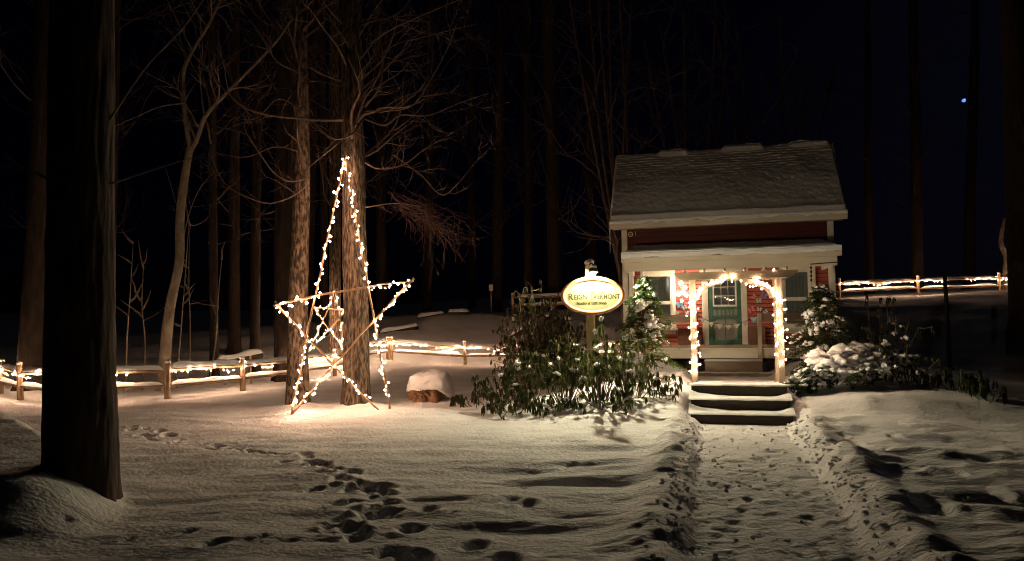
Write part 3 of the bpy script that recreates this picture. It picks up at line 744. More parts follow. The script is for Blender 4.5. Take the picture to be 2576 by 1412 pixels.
for (x1, z1, x2, z2) in ((-.07, .07, -.19, .03), (-.05, .09, -.15, .10), (-.02, .10, -.08, .15), (.03, .10, .09, .15), (.06, .08, .16, .11), (.07, .06, .20, .035)):
    flat(b, [(.0, .045), (x1, z1), (x2, z2)], [.010, .007, .003])
    for q in range(5):
        f = .4 + .15 * q; cx_, cz_ = x1 + (x2 - x1) * f * 1.05 + rc.uniform(-.012, .012), z1 + (z2 - z1) * f * 1.05 + rc.uniform(-.014, .016)
        flat(b, [(cx_ - .006, cz_), (cx_, cz_ + .002), (cx_ + .006, cz_)], [.003, .010, .003])
b.build('emblem_branches', MAT['sign_ink'], board).scale = (1.13, 1, 1.13)
# gooseneck lamp in front of the sign
lamp = MB(); lamp.tube([(-.05, .05, SZ + .52), (-.03, -.05, SZ + .56), (.0, -.05, SZ + .57), (.02, -.078, SZ + .54), (.02, -.082, SZ + .49)], .014, 8)
lp = lamp.build('lamp_arm', MAT['metal_dark'], sg, True)
b = MB(); hz = SZ + .405
sec = [(0.018, .095), (.05, .09), (.075, .045), (.088, .0), (.082, .0), (.068, .042), (.044, .082), (.0, .086)]
n = 20
b.add([(r_ * math.cos(2*math.pi*k/n), r_ * math.sin(2*math.pi*k/n), h_) for k in range(n) for (r_, h_) in sec], [(k*8 + j, k*8 + j + 1, ((k+1) % n)*8 + j + 1, ((k+1) % n)*8 + j) for k in range(n) for j in range(7)])
hood = b.build('lamp_hood', MAT['metal_dark'], sg, True); hood.location = (.02, -.082, hz)
b = MB(); blob(b, (.02, -.082, hz + .10), (.07, .07, .03), 4.0); b.build('hood_snow', MAT['snow'], sg, True)
b = MB(); blob(b, (.02, -.082, hz - .012), (.036, .036, .048), 1.0, 14, 10, 0.0); b.build('bulb', MAT['bulb_lamp'], sg, True)

# ------------------------------------------------------------------ strings of lights
def bulb_mesh(name, m, s=1.0):
    b = MB(); b.tube([(0, 0, -.022 * s), (0, 0, -.012 * s), (0, 0, .004 * s), (0, 0, .020 * s)], [.004 * s, .0125 * s, .0135 * s, .004 * s], 6)
    me = b.mesh(name, True); me.materials.append(MAT[m]); return me
BM = {'warm': bulb_mesh('bulb', 'bulb_warm', .62), 'star': bulb_mesh('bulb', 'bulb_star', .92), 'arbor': bulb_mesh('bulb', 'bulb_arbor', .68), 'small': bulb_mesh('bulb', 'bulb_blossom', .9)}
rb = random.Random(5)
def string_light(label, wires, bulbs, kind='warm', group=None):
    root = tag(empty('string_light', bulbs[0]), label, 'string lights', group)
    o0 = np.array(bulbs[0], float)
    b = MB()
    for w_ in wires: b.tube([np.asarray(p) - o0 for p in w_], .0035, 4, False)
    b.build('wire', MAT['wire'], root)
    for p in bulbs:
        o = bpy.data.objects.new('bulb', BM[kind]); COL.objects.link(o); o.parent = root
        o.location = tuple(np.asarray(p, float) - o0); o.rotation_euler = (rb.uniform(-.9, .9), rb.uniform(-.9, .9), rb.uniform(0, 6)); o.scale = (rb.uniform(.7, 1.3),) * 3
    return root
def wind(a, b, n, r, turns, jit=.012):
    a, b = np.asarray(a, float), np.asarray(b, float); d = (b - a) / np.linalg.norm(b - a)
    x = np.cross(d, (0, 1.0, .1)); x /= np.linalg.norm(x); y = np.cross(d, x); ph = rb.uniform(0, 6)
    wire = [a + (b - a) * f + r * .8 * (math.cos(ph + turns * 6.28 * f) * x + math.sin(ph + turns * 6.28 * f) * y) for f in np.linspace(0, 1, max(8, int(turns * 8)))]
    bl = []
    for i in range(n):
        f = (i + rb.uniform(.1, .9)) / n; t = ph + turns * 6.28 * f; rr = r * rb.uniform(1.2, 2.0)
        bl.append(a + (b - a) * f + rr * (math.cos(t) * x + math.sin(t) * y) + np.array([rb.gauss(0, jit) for _ in range(3)]))
    return wire, bl

# ------------------------------------------------------------------ star made of sticks
def star(V, pairs, lit, label, lit_label, rs, nb, kind):
    base = V['bl']
    st = tag(empty('stick_star', base), label, 'star ornament')
    for (p, q, over) in pairs:
        a, b_ = np.array(V[p]), np.array(V[q]); d = (b_ - a) / np.linalg.norm(b_ - a)
        a2, b2 = a - d * over, b_ + d * over
        L = np.linalg.norm(b2 - a2); k = max(5, int(L / .25)); bend = np.array([rb.gauss(0, .02), .0, rb.gauss(0, .02)])
        pts = [a2 + (b2 - a2) * f + bend * math.sin(f * math.pi) + np.array([rb.gauss(0, .006), rb.gauss(0, .004), rb.gauss(0, .006)]) for f in np.linspace(0, 1, k)]
        m = MB(); m.tube([p_ - np.array(base) for p_ in pts], [rs * (1.15 - .3 * f) * rb.uniform(.9, 1.1) for f in np.linspace(0, 1, k)], 7)
        m.build('stick', MAT['stick'], st, True)
    wires, bl = [], []
    for (p, q, w_) in lit:
        a, b_ = np.array(V[p]) if isinstance(p, str) else p, np.array(V[q]) if isinstance(q, str) else q
        n = int(np.linalg.norm(b_ - a) * nb * w_); ww, bb_ = wind(a, b_, n, rs * 1.3, max(2, n / 5))
        wires.append(ww); bl += bb_
    bl = [p for p in bl if p[2] > gz(p[0], p[1]) + .18]
    string_light(lit_label, wires, bl, kind)
    return st
def cross(V, a, b, c, d):                            # where two sticks cross (in x,z)
    p, r = np.array(V[a]), np.array(V[b]) - np.array(V[a]); q, s = np.array(V[c]), np.array(V[d]) - np.array(V[c])
    k = ((q[0]-p[0]) * s[2] - (q[2]-p[2]) * s[0]) / (r[0] * s[2] - r[2] * s[0]); return p + k * r
def star_pts(px, y0, lean):
    V = {}
    for n_, (x, y) in px.items():
        p = at(x, y, y0)
        for _ in range(3): p = at(x, y, y0 + lean * p[2])
        V[n_] = p
    return V
V = star_pts({'top': (868, 398), 'r': (1034, 708), 'br': (983, 1036), 'bl': (733, 1044), 'l': (697, 768), 'br2': (962, 1043)}, 13.15, .10)
V['bl'][2] = V['br'][2] = max(V['bl'][2], -.02)
ia, ib = cross(V, 'top', 'bl', 'l', 'r'), cross(V, 'top', 'br', 'l', 'r')
ic, idd, ie = cross(V, 'top', 'br', 'r', 'bl'), cross(V, 'l', 'br2', 'r', 'bl'), cross(V, 'top', 'bl', 'l', 'br2')
star(V, [('top', 'bl', .06), ('top', 'br', .06), ('l', 'r', .06), ('r', 'bl', .08), ('l', 'br2', .06)],
     [('top', ia, 1), ('top', ib, 1), ('l', ia, 1.25), (ib, 'r', 1.1), ('r', ic, 1), (ic, 'br', 1.05), (idd, 'br2', 1), (idd, 'bl', 1.05), (ie, 'bl', 1), ('l', ie, 1.15)],
     'tall star of brown sticks leaning on the thick lit tree trunk', 'warm bulbs wound along the outline of the tall stick star', .019, 15, 'star')
V2 = star_pts({'top': (843, 731), 'r': (869, 783), 'br': (869, 882), 'bl': (776, 886), 'l': (788, 773)}, 25.2, .12)
ja, jb = cross(V2, 'top', 'bl', 'l', 'r'), cross(V2, 'top', 'br', 'l', 'r')
jc, jd, je = cross(V2, 'top', 'br', 'r', 'bl'), cross(V2, 'l', 'br', 'r', 'bl'), cross(V2, 'top', 'bl', 'l', 'br')
star(V2, [('top', 'bl', .04), ('top', 'br', .04), ('l', 'r', .04), ('r', 'bl', .04), ('l', 'br', .04)],
     [('top', ja, 1.1), ('top', jb, 1.1), ('l', ja, 1), (jb, 'r', 1), ('r', jc, 1), (jc, 'br', 1), (jd, 'br', 1), (jd, 'bl', 1), (je, 'bl', 1), ('l', je, 1)],
     'smaller stick star behind the fence, seen through the tall star', 'white bulbs along the smaller star behind the fence', .022, 12, 'warm')

# arbor lights
wires, bl = [], []
for x in (AXL, AXR):
    w_, b_ = wind(W(x, AT, .62 if x < 0 else .80), W(x, AT, 2.02), 30, .062, 7, .01); wires.append(w_); bl += b_
for sx, x in ((1, AXL + .052), (-1, AXR - .052)):
    R = .50; arc = [W(x + sx * (R - R * math.cos(a)), AT - .06, 2.265 - R * .66 * (1 - math.sin(a)) + .01) for a in np.linspace(.05, math.pi / 2, 24)]
    wires.append(arc)
    for i in range(10):
        f = (i + rb.random()) / 10; p = arc[int(f * 23)]; bl.append(p + np.array([rb.gauss(0, .022), rb.gauss(0, .015) - .02, rb.gauss(.0, .022)]))
for i in range(9):                                  # gathered over the crown of the arch and the beam
    bl.append(W(rb.gauss(.12, .24), AT - .10 + rb.uniform(-.03, .01), 2.33 + rb.uniform(-.08, .10)))
for (u_, z_) in ((.20, 2.18), (.27, 2.14), (.32, 2.13), (.37, 2.15), (.46, 2.09), (-.04, 2.23), (.12, 2.24)):
    bl.append(W(u_, AT + .02, z_)); wires.append([W(u_, AT, 2.27), W(u_, AT + .02, z_ + .02)])
string_light('warm bulbs wound round the posts and arch of the wooden arbor', wires, bl, 'arbor')
# blossom lights on the porch wall
wires, bl = [[W(*q) for q in ((-1.26, TF - .06, 2.62), (-1.15, TF - .05, 2.50), (-1.06, TF - .05, 2.40), (-1.2, TF - .05, 2.28), (-.98, TF - .05, 2.22))]], []
for (px, py) in ((600, 320), (612, 335), (592, 340), (640, 365), (655, 378), (575, 440), (600, 430), (560, 450), (630, 420), (650, 450), (690, 460)):
    u_, z_ = onT(*z3(px, py), TF - .09); bl.append(W(u_, TF - .09, z_))
string_light('white blossom lights on the red siding beside the left window', wires, bl, 'small')
e = tag(hframe('blossom_spray'), 'spray of white fabric blossoms around lights beside the left window', 'ornament')
for (px, py) in ((600, 326), (645, 372), (580, 445), (628, 425), (660, 455), (610, 515)):
    u_, z_ = onT(*z3(px, py), TF - .07); m = MB()
    for k in range(5):
        a = 6.283 * k / 5; c = np.array([u_, TF - .065, z_]); d = np.array([math.cos(a), -.25, math.sin(a)]); nn = np.array([-math.sin(a), 0, math.cos(a)])
        m.add([c, c + d * .04 + nn * .022, c + d * .065, c + d * .04 - nn * .022, c + (0, .004, 0), c + d * .04 + nn * .022 + (0, .004, 0), c + d * .065 + (0, .004, 0), c + d * .04 - nn * .022 + (0, .004, 0)],
              [(0,1,2,3), (7,6,5,4), (0,4,5,1), (1,5,6,2), (2,6,7,3), (3,7,4,0)])
    m.build('blossom', MAT['wing_white'], e)
m = MB()
for pts in ([(545, 300), (600, 380), (640, 470), (600, 560)], [(1300, 540), (1400, 560), (1500, 600), (1420, 670)], [(1540, 500), (1480, 620), (1410, 680)], [(560, 600), (620, 620), (680, 660)]):
    m.tube([(onT(*z3(*p), TF - .04)[0], TF - .04, onT(*z3(*p), TF - .04)[1]) for p in pts], .007, 5)
m.build('vine', MAT['stem'], e)

# ------------------------------------------------------------------ split rail fences
def snow_strip(a, b_, w_, h_, seed, n=26):
    a, b_ = np.asarray(a, float), np.asarray(b_, float); d = (b_ - a); L = np.linalg.norm(d); d = d / L
    x = np.cross(d, (0, 0, 1.0)); x /= np.linalg.norm(x)
    fs, cs = np.linspace(0, 1, n), np.linspace(-1, 1, 7)
    F, C = np.meshgrid(fs, cs); P = a + (b_ - a) * F[..., None]
    hh = h_ * (1 + .35 * fbm(F * L * 1.6 + seed, seed, .3, 2)) * np.clip(sst(0, .06, F) * (1 - sst(.94, 1, F)) + .03, 0, 1) * np.sqrt(np.clip(1 - C ** 2, 0, 1)) * (1 - .35 * sst(.2, .7, noise3(F * L * 1.1, seed, 4.4)))
    P = P + x * (C * w_)[..., None]; P[..., 2] += hh
    return P
def fence(label, posts, strings=(), height=.80, rails=(.30, .62), group=None):
    p0 = posts[0]
    fc = tag(empty('split_rail_fence', (p0[0], p0[1], gz(*p0))), label, 'fence', group); o0 = np.array(fc.location)
    tops = []
    for i, p in enumerate(posts):
        z_ = gz(*p); h_ = height * rb.uniform(.96, 1.04); r_ = .062
        m = MB(); tilt = np.array([rb.gauss(0, .012), rb.gauss(0, .012), 0])
        m.tube([np.array([p[0], p[1], z_ - .15]) - o0, np.array([p[0], p[1], z_ + h_ * .5]) + tilt - o0, np.array([p[0], p[1], z_ + h_]) + tilt * 2 - o0], [r_ * 1.1, r_, r_ * .95], 6)
        po = m.build('post', MAT['fence_wood'], fc)
        m = MB(); blob(m, (p[0] + tilt[0] * 2 - o0[0], p[1] + tilt[1] * 2 - o0[1], z_ + h_ + .012 - o0[2]), (.068, .068, .045), i * 1.3, 8, 6, .15); m.build('post_snow', MAT['snow'], po, True)
        tops.append(np.array([p[0], p[1], z_]))
    for i in range(len(posts) - 1):
        for j, rz in enumerate(rails):
            a, b_ = tops[i] + (0, 0, rz + rb.uniform(-.02, .02)), tops[i+1] + (0, 0, rz + rb.uniform(-.02, .02))
            k = 9; pts = [a + (b_ - a) * f + np.array([rb.gauss(0, .006), rb.gauss(0, .006), rb.gauss(0, .007)]) for f in np.linspace(0, 1, k)]
            m = MB(); m.tube([p_ - o0 for p_ in pts], [.028] + [.045 * rb.uniform(.88, 1.12) for _ in range(k - 2)] + [.028], 5)
            ra = m.build('rail', MAT['fence_wood'], fc)
            P = snow_strip(a + (b_ - a) * .04 + (0, 0, .028) - o0, b_ + (a - b_) * .04 + (0, 0, .028) - o0, .052, .085 + .03 * (j == 1), i * 3.1 + j)
            link('rail_snow', grid_mesh('rail_snow', P[..., 0], P[..., 1], P[..., 2]), MAT['snow'], ra)
    for (lab, spans, dens, fill) in strings:
        wires, bl = [], []
        for i in spans:
            a, b_ = tops[i] + (0, 0, rails[1] + .01), tops[i+1] + (0, 0, rails[1] + .01); L = np.linalg.norm(b_ - a); n = int(L * dens)
            d = (b_ - a) / L; x = np.cross(d, (0, 0, 1)); x = x if x[1] < 0 else -x
            sw = lambda f: -.02 - .10 * abs(math.sin(f * L * 2.4 + i * 1.7)) + .07 * (math.sin(f * L * 2.4 + i * 1.7) > .6)
            wires.append([a + (b_ - a) * f + x * .06 + np.array([0, 0, sw(f)]) for f in np.linspace(0, 1, 40)])
            for q in range(n):
                f = (q + rb.random()) / n
                if noise3(f * L * .9 + i * 5.1, 2.2 + i, .5) > fill: continue
                sd_ = 1 if rb.random() < .62 else -1.1
                bl.append(a + (b_ - a) * f + x * sd_ * (.07 + abs(rb.gauss(0, .012))) + np.array([0, 0, sw(f) * (1 if sd_ > 0 else .2) + rb.gauss(0, .018) + (.06 if sd_ < 0 else 0)]))
        string_light(lab, wires, bl, 'warm')
    return fc
F_LEFT = [(-13.6, 19.7), (-12.49, 18.47), (-10.99, 16.91), (-9.35, 15.55), (-7.43, 16.26), (-6.43, 18.03), (-5.85, 20.3), (-5.35, 22.7), (-4.9, 25.0), (-4.5, 27.2)]
fence('split rail fence curving from the left edge past the star to the back corner', F_LEFT,
      [('string lights on the fence left of the big dark trunk', (0, 1, 2), 11, .35), ('string lights on the fence between the dark trunk and the star', (3, 4), 12, .45), ('string lights on the fence stretch behind the tall star', (5, 6, 7, 8), 12, .45)])
fence('split rail fence running level behind the snowy stump', [(-4.38, 27.24), (-1.69, 26.63), (1.1, 26.2), (3.9, 26.0)],
      [('string lights on the level fence behind the snowy stump', (0, 1, 2), 13, .45)])
hp = [at(px, 760, 33.0) for px in (1290, 1500, 1704, 1908, 2112, 2312, 2516, 2720)]
fence('split rail fence along the top of the snowy hill behind the cottage', [(p[0], 33.0) for p in hp],
      [('string lights on the hilltop fence right of the cottage', (4, 5, 6), 11, .4)], height=.86, rails=(.32, .66))

# ------------------------------------------------------------------ trees
def smooth(pts, k):
    pts = [np.asarray(p, float) for p in pts]
    if len(pts) < 3: return [pts[0] + (pts[-1] - pts[0]) * f for f in np.linspace(0, 1, k)]
    P = [2 * pts[0] - pts[1]] + pts + [2 * pts[-1] - pts[-2]]; out = []
    for s in np.linspace(0, len(pts) - 1 - 1e-6, k):
        i = int(s); t = s - i; a, b, c, d = P[i], P[i+1], P[i+2], P[i+3]
        out.append(.5 * ((2*b) + (c - a) * t + (2*a - 5*b + 4*c - d) * t*t + (3*b - a - 3*c + d) * t**3))
    return out
def trunk_mesh(name, pts, radii, nseg, nring, amp, freq, seed=0.0, flare=.25):
    C = np.array(smooth(pts, nring)); R = np.interp(np.linspace(0, 1, nring), np.linspace(0, 1, len(radii)), radii)
    hgt = C[:, 2] - C[0, 2]; R = R * (1 + flare * np.exp(-hgt / .35))
    th = np.linspace(-math.pi * 1.5, math.pi * .5, nseg + 1)[None, :]; z_ = hgt[:, None]
    cx, cy = np.cos(th), np.sin(th)
    n1 = noise3(cx * freq + seed, cy * freq, z_ * 1.1 + 0 * th); n2 = noise3(cx * freq * 2.3 + 9, cy * freq * 2.3 + seed, z_ * 3.5 + 0 * th)
    n3 = noise3(cx * 1.2 + seed, cy * 1.2, z_ * .7 + 0 * th)
    disp = amp * ((1 - 2.2 * np.abs(n1)) * .7 + .5 * n2 * .8) + amp * 1.2 * n3 + R[:, None] * .22 * np.exp(-z_ / .3) * np.cos(5 * th + seed)
    rr = R[:, None] + disp
    return grid_mesh(name, C[:, 0][:, None] + rr * cx, C[:, 1][:, None] + rr * cy, C[:, 2][:, None] + 0 * th)
rt = random.Random(21)
def rvec(r, s=1.0): return np.array([r.gauss(0, s), r.gauss(0, s), r.gauss(0, s)])
def twig_run(mb, p, d, L, r0, rnd, lev, up=.25, n=None, bend=.16, kids=4, spread=.75):
    n = n or max(4, int(3 + L * 3)); pts = [np.asarray(p, float)]; d = d / np.linalg.norm(d)
    for i in range(n):
        d = d + rvec(rnd, bend) + np.array([0, 0, up * .12]); d /= np.linalg.norm(d); pts.append(pts[-1] + d * L / n)
    rad = [max(.0022, r0 * (1 - .8 * i / n)) for i in range(n + 1)]
    mb.tube(pts, rad, 5 if r0 > .02 else (4 if r0 > .008 else 3), False)
    if lev > 0: kids_on(mb, pts, rad, rnd, lev, L, up, kids, spread)
def kids_on(mb, pts, rad, rnd, lev, L, up=.25, kids=4, spread=.75, fmin=.25):
    for _ in range(kids):
        f = rnd.uniform(fmin, .98) * (len(pts) - 1); i = int(f); q = pts[i] + (pts[min(i+1, len(pts)-1)] - pts[i]) * (f - i)
        t = pts[min(i+1, len(pts)-1)] - pts[max(0, i-1)]; t = t / (np.linalg.norm(t) + 1e-9)
        s = rvec(rnd); s -= t * (s @ t); s /= np.linalg.norm(s) + 1e-9
        dd = t * (1 - .4 * spread) + s * spread + np.array([0, 0, up * .4])
        twig_run(mb, q, dd, L * rnd.uniform(.35, .62), max(.003, rad[i] * .6), rnd, lev - 1, up, None, .18, max(2, kids - 1), spread)
def tree(label, trunk_pts, radii, m='bark_dark', limbs=(), twigm='twig', nseg=20, nring=40, amp=.012, freq=3.0, auto=0, autoL=2.0, hmin=2.5, lev=2, kids=4, seed=0.0, group=None, up=.5, flare=.25, cat='tree', name='bare_tree'):
    base = np.asarray(trunk_pts[0], float); e = tag(empty(name, base), label, cat, group)
    tp_ = [np.asarray(p, float) - base for p in trunk_pts]
    link('trunk', trunk_mesh('trunk', tp_, radii, nseg, nring, amp, freq, seed, flare), MAT[m], e)
    rnd = random.Random(int(seed * 100) + 17)
    mb = MB()
    for (pts, r0, r1, kk) in limbs:
        q = smooth([np.asarray(p, float) - base for p in pts], max(8, 5 * len(pts))); rad = list(np.linspace(r0, r1, len(q)))
        mb = MB(); mb.tube(q, rad, 6, False); L = sum(np.linalg.norm(q[i+1] - q[i]) for i in range(len(q) - 1))
        if kk: kids_on(mb, q, rad, rnd, 2, L * .55, up * .6, kk, .8, .1)
        mb.build('limb', MAT[twigm], e)
    mb = MB()
    if auto:
        C = smooth(tp_, 60)
        for _ in range(auto):
            c = C[rnd.randrange(12, 60)]
            if c[2] < hmin: continue
            a = rnd.uniform(0, 6.28); twig_run(mb, c, np.array([math.cos(a), math.sin(a), rnd.uniform(.1, 1.0)]), autoL * rnd.uniform(.6, 1.2), rnd.uniform(.018, .04), rnd, lev, up, None, .14, kids)
    if mb.v: mb.build('branches', MAT[twigm], e)['kind'] = 'stuff'
    return e
def vert(px, py, Y, htop, lean=0.0, pxt=None):       # straight-ish stem standing where the picture shows it
    a = at(px, py, Y); z_ = gz(a[0], a[1]); b_ = (at(pxt, 0, Y)[0] if pxt is not None else a[0] + lean)
    zt = at(px, 0, Y)[2]
    k = (htop) / max(.1, zt - z_)
    return [np.array([a[0], Y, z_ - .1])] + [np.array([a[0] + (b_ - a[0]) * f * k + rt.gauss(0, .03), Y + rt.gauss(0, .03), z_ + htop * f]) for f in (.33, .66, 1.0)]
# the big dark trunk close by on the left
ax, ay = -3.97, 7.0
tree('thick dark tree trunk in the left foreground, unlit', [(ax, ay, -.15), (ax - .03, ay, 1.6), (ax - .06, ay + .02, 3.2), (ax - .08, ay + .05, 6.5), (ax - .1, ay, 10)], [.295, .285, .275, .255, .2], 'bark_dark',
     [([(ax + .2, ay, 3.55), (ax + .5, ay + .1, 4.1), (ax + .8, ay + .3, 4.6), (ax + 1.2, ay + .3, 5.2)], .012, .004, 3), ([(ax + .2, ay, 2.95), (ax + .6, ay + .2, 3.15), (ax + 1.0, ay + .3, 3.3)], .010, .003, 3),
      ([(ax - .25, ay, 2.95), (ax - .7, ay + .2, 3.15), (ax - 1.3, ay + .3, 3.25)], .016, .006, 2)], nseg=90, nring=240, amp=.016, freq=5.0, seed=1.7, flare=.12)
# trunk carrying the tall star
def lim(*pp, Y=13.9): return [at(x, y, Y + dy) for (x, y, dy) in pp]
LIMBS_MAIN = [
 (lim((862,302,.0),(774,300,-.2),(624,275,-.5),(529,185,-.6),(470,120,-.7)), .030, .010, 6),
 (lim((914,300,0),(889,335,-.3),(849,350,-.45),(809,332,-.5),(779,310,-.5),(780,260,-.5)), .022, .008, 5),
 (lim((870,345,-.2),(809,395,-.6),(774,425,-.7),(740,470,-.8)), .014, .005, 4),
 (lim((919,270,0),(954,220,-.3),(964,160,-.4),(954,100,-.5),(925,112,-.5)), .016, .006, 4),
 (lim((919,300,0),(969,315,-.3),(1009,290,-.5),(1079,290,-.6),(1154,260,-.7),(1229,235,-.8)), .020, .005, 7),
 (lim((919,280,0),(1029,270,-.3),(1084,200,-.5),(1129,115,-.6),(1149,60,-.7)), .018, .005, 7),
 (lim((919,410,0),(954,425,-.3),(1014,415,-.5),(1069,375,-.6),(1129,340,-.6),(1199,295,-.6)), .018, .005, 7),
 (lim((990,390,-.4),(1059,440,-.5),(1109,490,-.6),(1149,465,-.7),(1199,405,-.7),(1224,380,-.7)), .015, .005, 6),
 (lim((905,150,0),(960,90,-.3),(1060,40,-.5),(1180,-10,-.6)), .018, .006, 8),
 (lim((905,190,0),(980,120,.3),(1080,90,.5),(1200,60,.6)), .016, .006, 8),
 (lim((880,120,0),(840,60,-.3),(800,0,-.5)), .016, .006, 6),
 (lim((905,90,0),(940,30,-.3),(990,-40,-.5)), .016, .006, 7),
 (lim((919,522,0),(994,512,0),(1060,520,0)), .012, .005, 3)]
main_tree = tree('thick rough barked trunk with the tall star against it', [(-2.92, 14.08, -.1), (-2.93, 14.08, 2.0), (-2.96, 14.1, 4.2), (-3.0, 14.1, 7.0), (-3.0, 14.1, 11)], [.235, .215, .20, .19, .13], 'bark',
     LIMBS_MAIN, 'twig', nseg=120, nring=320, amp=.022, freq=6.5, seed=3.3, auto=50, autoL=2.0, hmin=4.6, kids=4)
LIMBS_2 = [
 (lim((760,185,.2),(704,160,0),(679,130,-.1),(644,70,-.3),(579,0,-.4)), .022, .008, 6),
 (lim((769,450,.2),(729,457,0),(689,435,-.1),(649,380,-.3),(616,325,-.4),(624,280,-.4)), .018, .007, 6),
 (lim((774,465,.1),(739,492,-.1),(679,512,-.3),(619,495,-.5),(564,460,-.6),(529,390,-.7)), .017, .006, 6),
 (lim((765,280,.2),(700,250,.1),(640,300,0),(560,290,-.2)), .014, .005, 5),
 (lim((750,380,.2),(690,370,.1),(620,395,0),(530,385,-.2)), .013, .004, 5),
 (lim((760,100,.2),(810,60,.1),(850,20,0)), .014, .005, 5)]
tree('slender mottled trunk left of the tall star', [(-4.07, 14.25, -.1), (-4.05, 14.25, 2.0), (-4.0, 14.3, 4.5), (-4.02, 14.3, 7.0), (-4.0, 14.3, 10)], [.195, .172, .155, .14, .10], 'bark_spotted',
     LIMBS_2, 'twig', nseg=90, nring=260, amp=.013, freq=4.0, seed=4.9, auto=20, autoL=1.7, hmin=4.4)
# drooping sprays hanging from a low limb of the star trunk
hz_ = MB(); rh_ = random.Random(8); ob = np.array(main_tree.location); top_ = at(985, 505, 13.9) - ob
for k in range(30):
    ang = rh_.uniform(.0, 1.2); L = rh_.uniform(.7, 1.75)
    pts = [top_ + np.array([rh_.uniform(-.1, .35), rh_.uniform(-.3, .3), rh_.uniform(-.15, .2)])]
    d = np.array([math.cos(ang), rh_.uniform(-.3, .3), -.12 - .5 * math.sin(ang)])
    for i in range(9):
        d = d + np.array([rh_.gauss(0, .1), rh_.gauss(0, .1), -.05 + rh_.gauss(0, .08)]); d /= np.linalg.norm(d); pts.append(pts[-1] + d * L / 9)
    hz_.tube(pts, list(np.linspace(.0035, .0013, 10)), 3, False); kids_on(hz_, pts, [.0022] * 10, rh_, 1, L * .6, -.1, 7, .8)
o = hz_.build('drooping_sprays', MAT['twig_red'], main_tree); o['kind'] = 'stuff'
# the bent forked tree
CY_ = 18.6
cp = [at(x, y, CY_) for x, y in ((410,912),(425,793),(450,664),(453,551),(464,450),(478,371))]
cp[0][2] = gz(cp[0][0], CY_) - .1
tree('crooked forked tree behind the fence between dark trunk and star', cp, [.135, .12, .105, .10, .095, .085], 'bark_beech',
     [([at(x, y, CY_) for x, y in ((478,375),(464,281),(461,186),(484,129),(520,70),(551,6),(570,-60))], .062, .022, 7),
      ([at(x, y, CY_) for x, y in ((478,380),(495,349),(517,292),(562,242),(617,186),(690,110),(740,40))], .070, .022, 8),
      ([at(x, y, CY_ - .3) for x, y in ((484,129),(455,70),(420,0))], .025, .01, 5), ([at(x, y, CY_ + .2) for x, y in ((462,240),(430,215),(380,190),(330,160))], .016, .005, 5),
      ([at(x, y, CY_ - .2) for x, y in ((462,260),(400,270),(330,300),(270,325))], .014, .005, 4), ([at(x, y, CY_) for x, y in ((455,560),(440,500),(415,420))], .010, .004, 2),
      ([at(x, y, CY_ + .3) for x, y in ((445,700),(470,560),(500,480),(540,430))], .014, .004, 7)], 'bark_beech', nseg=36, nring=90, amp=.006, seed=6.1)
# other stems of the wood on the left
tree('tall brown trunk behind the fence at the far left', vert(75, 905, 19.5, 14.0, pxt=118), [.31, .27, .24, .18], 'bark_far', nseg=48, nring=120, amp=.012, freq=4, auto=10, hmin=4, seed=7.3)
tree('straight trunk behind the fence holding the smaller star', vert(842, 890, 26.2, 16.0, pxt=842), [.20, .19, .17, .12], 'bark', nseg=40, nring=100, amp=.008, freq=4, auto=18, autoL=2.4, hmin=5, seed=8.8)
tree('dim brown trunk just left of the mottled trunk', vert(712, 880, 21.0, 14.0, pxt=716), [.25, .23, .20, .14], 'bark_far', nseg=40, nring=100, amp=.012, freq=4, auto=30, autoL=2.4, hmin=3.5, seed=9.4, twigm='twig_red')
tree('narrow dim trunk seen between the star and the mottled trunk', vert(815, 880, 30.0, 17.0, pxt=808), [.14, .13, .12, .09], 'bark_far', nseg=30, nring=60, auto=16, autoL=2.2, hmin=5, seed=10.2, twigm='twig_red')
for (px, pxt, Y, h_, sd, lb) in ((318, 350, 18.2, 3.6, 1.1, 'thin bare sapling right beside the big dark trunk'), (358, 372, 18.8, 3.2, 2.1, 'thin straight sapling left of the crooked tree'), (444, 520, 19.2, 4.2, 3.1, 'thin sapling leaning right beside the crooked tree'), (525, 640, 20.0, 3.6, 4.1, 'forked thin sapling right of the crooked tree'), (477, 470, 22.0, 4.5, 4.6, 'dim thin sapling behind the leaning sapling')):
    tree(lb, vert(px, 880, Y, h_, pxt=pxt), [.020, .017, .012, .004], 'bark_beech', nseg=8, nring=16, amp=.001, auto=7, autoL=.7, hmin=1.4, lev=0, kids=2, up=.7, seed=sd, name='sapling')
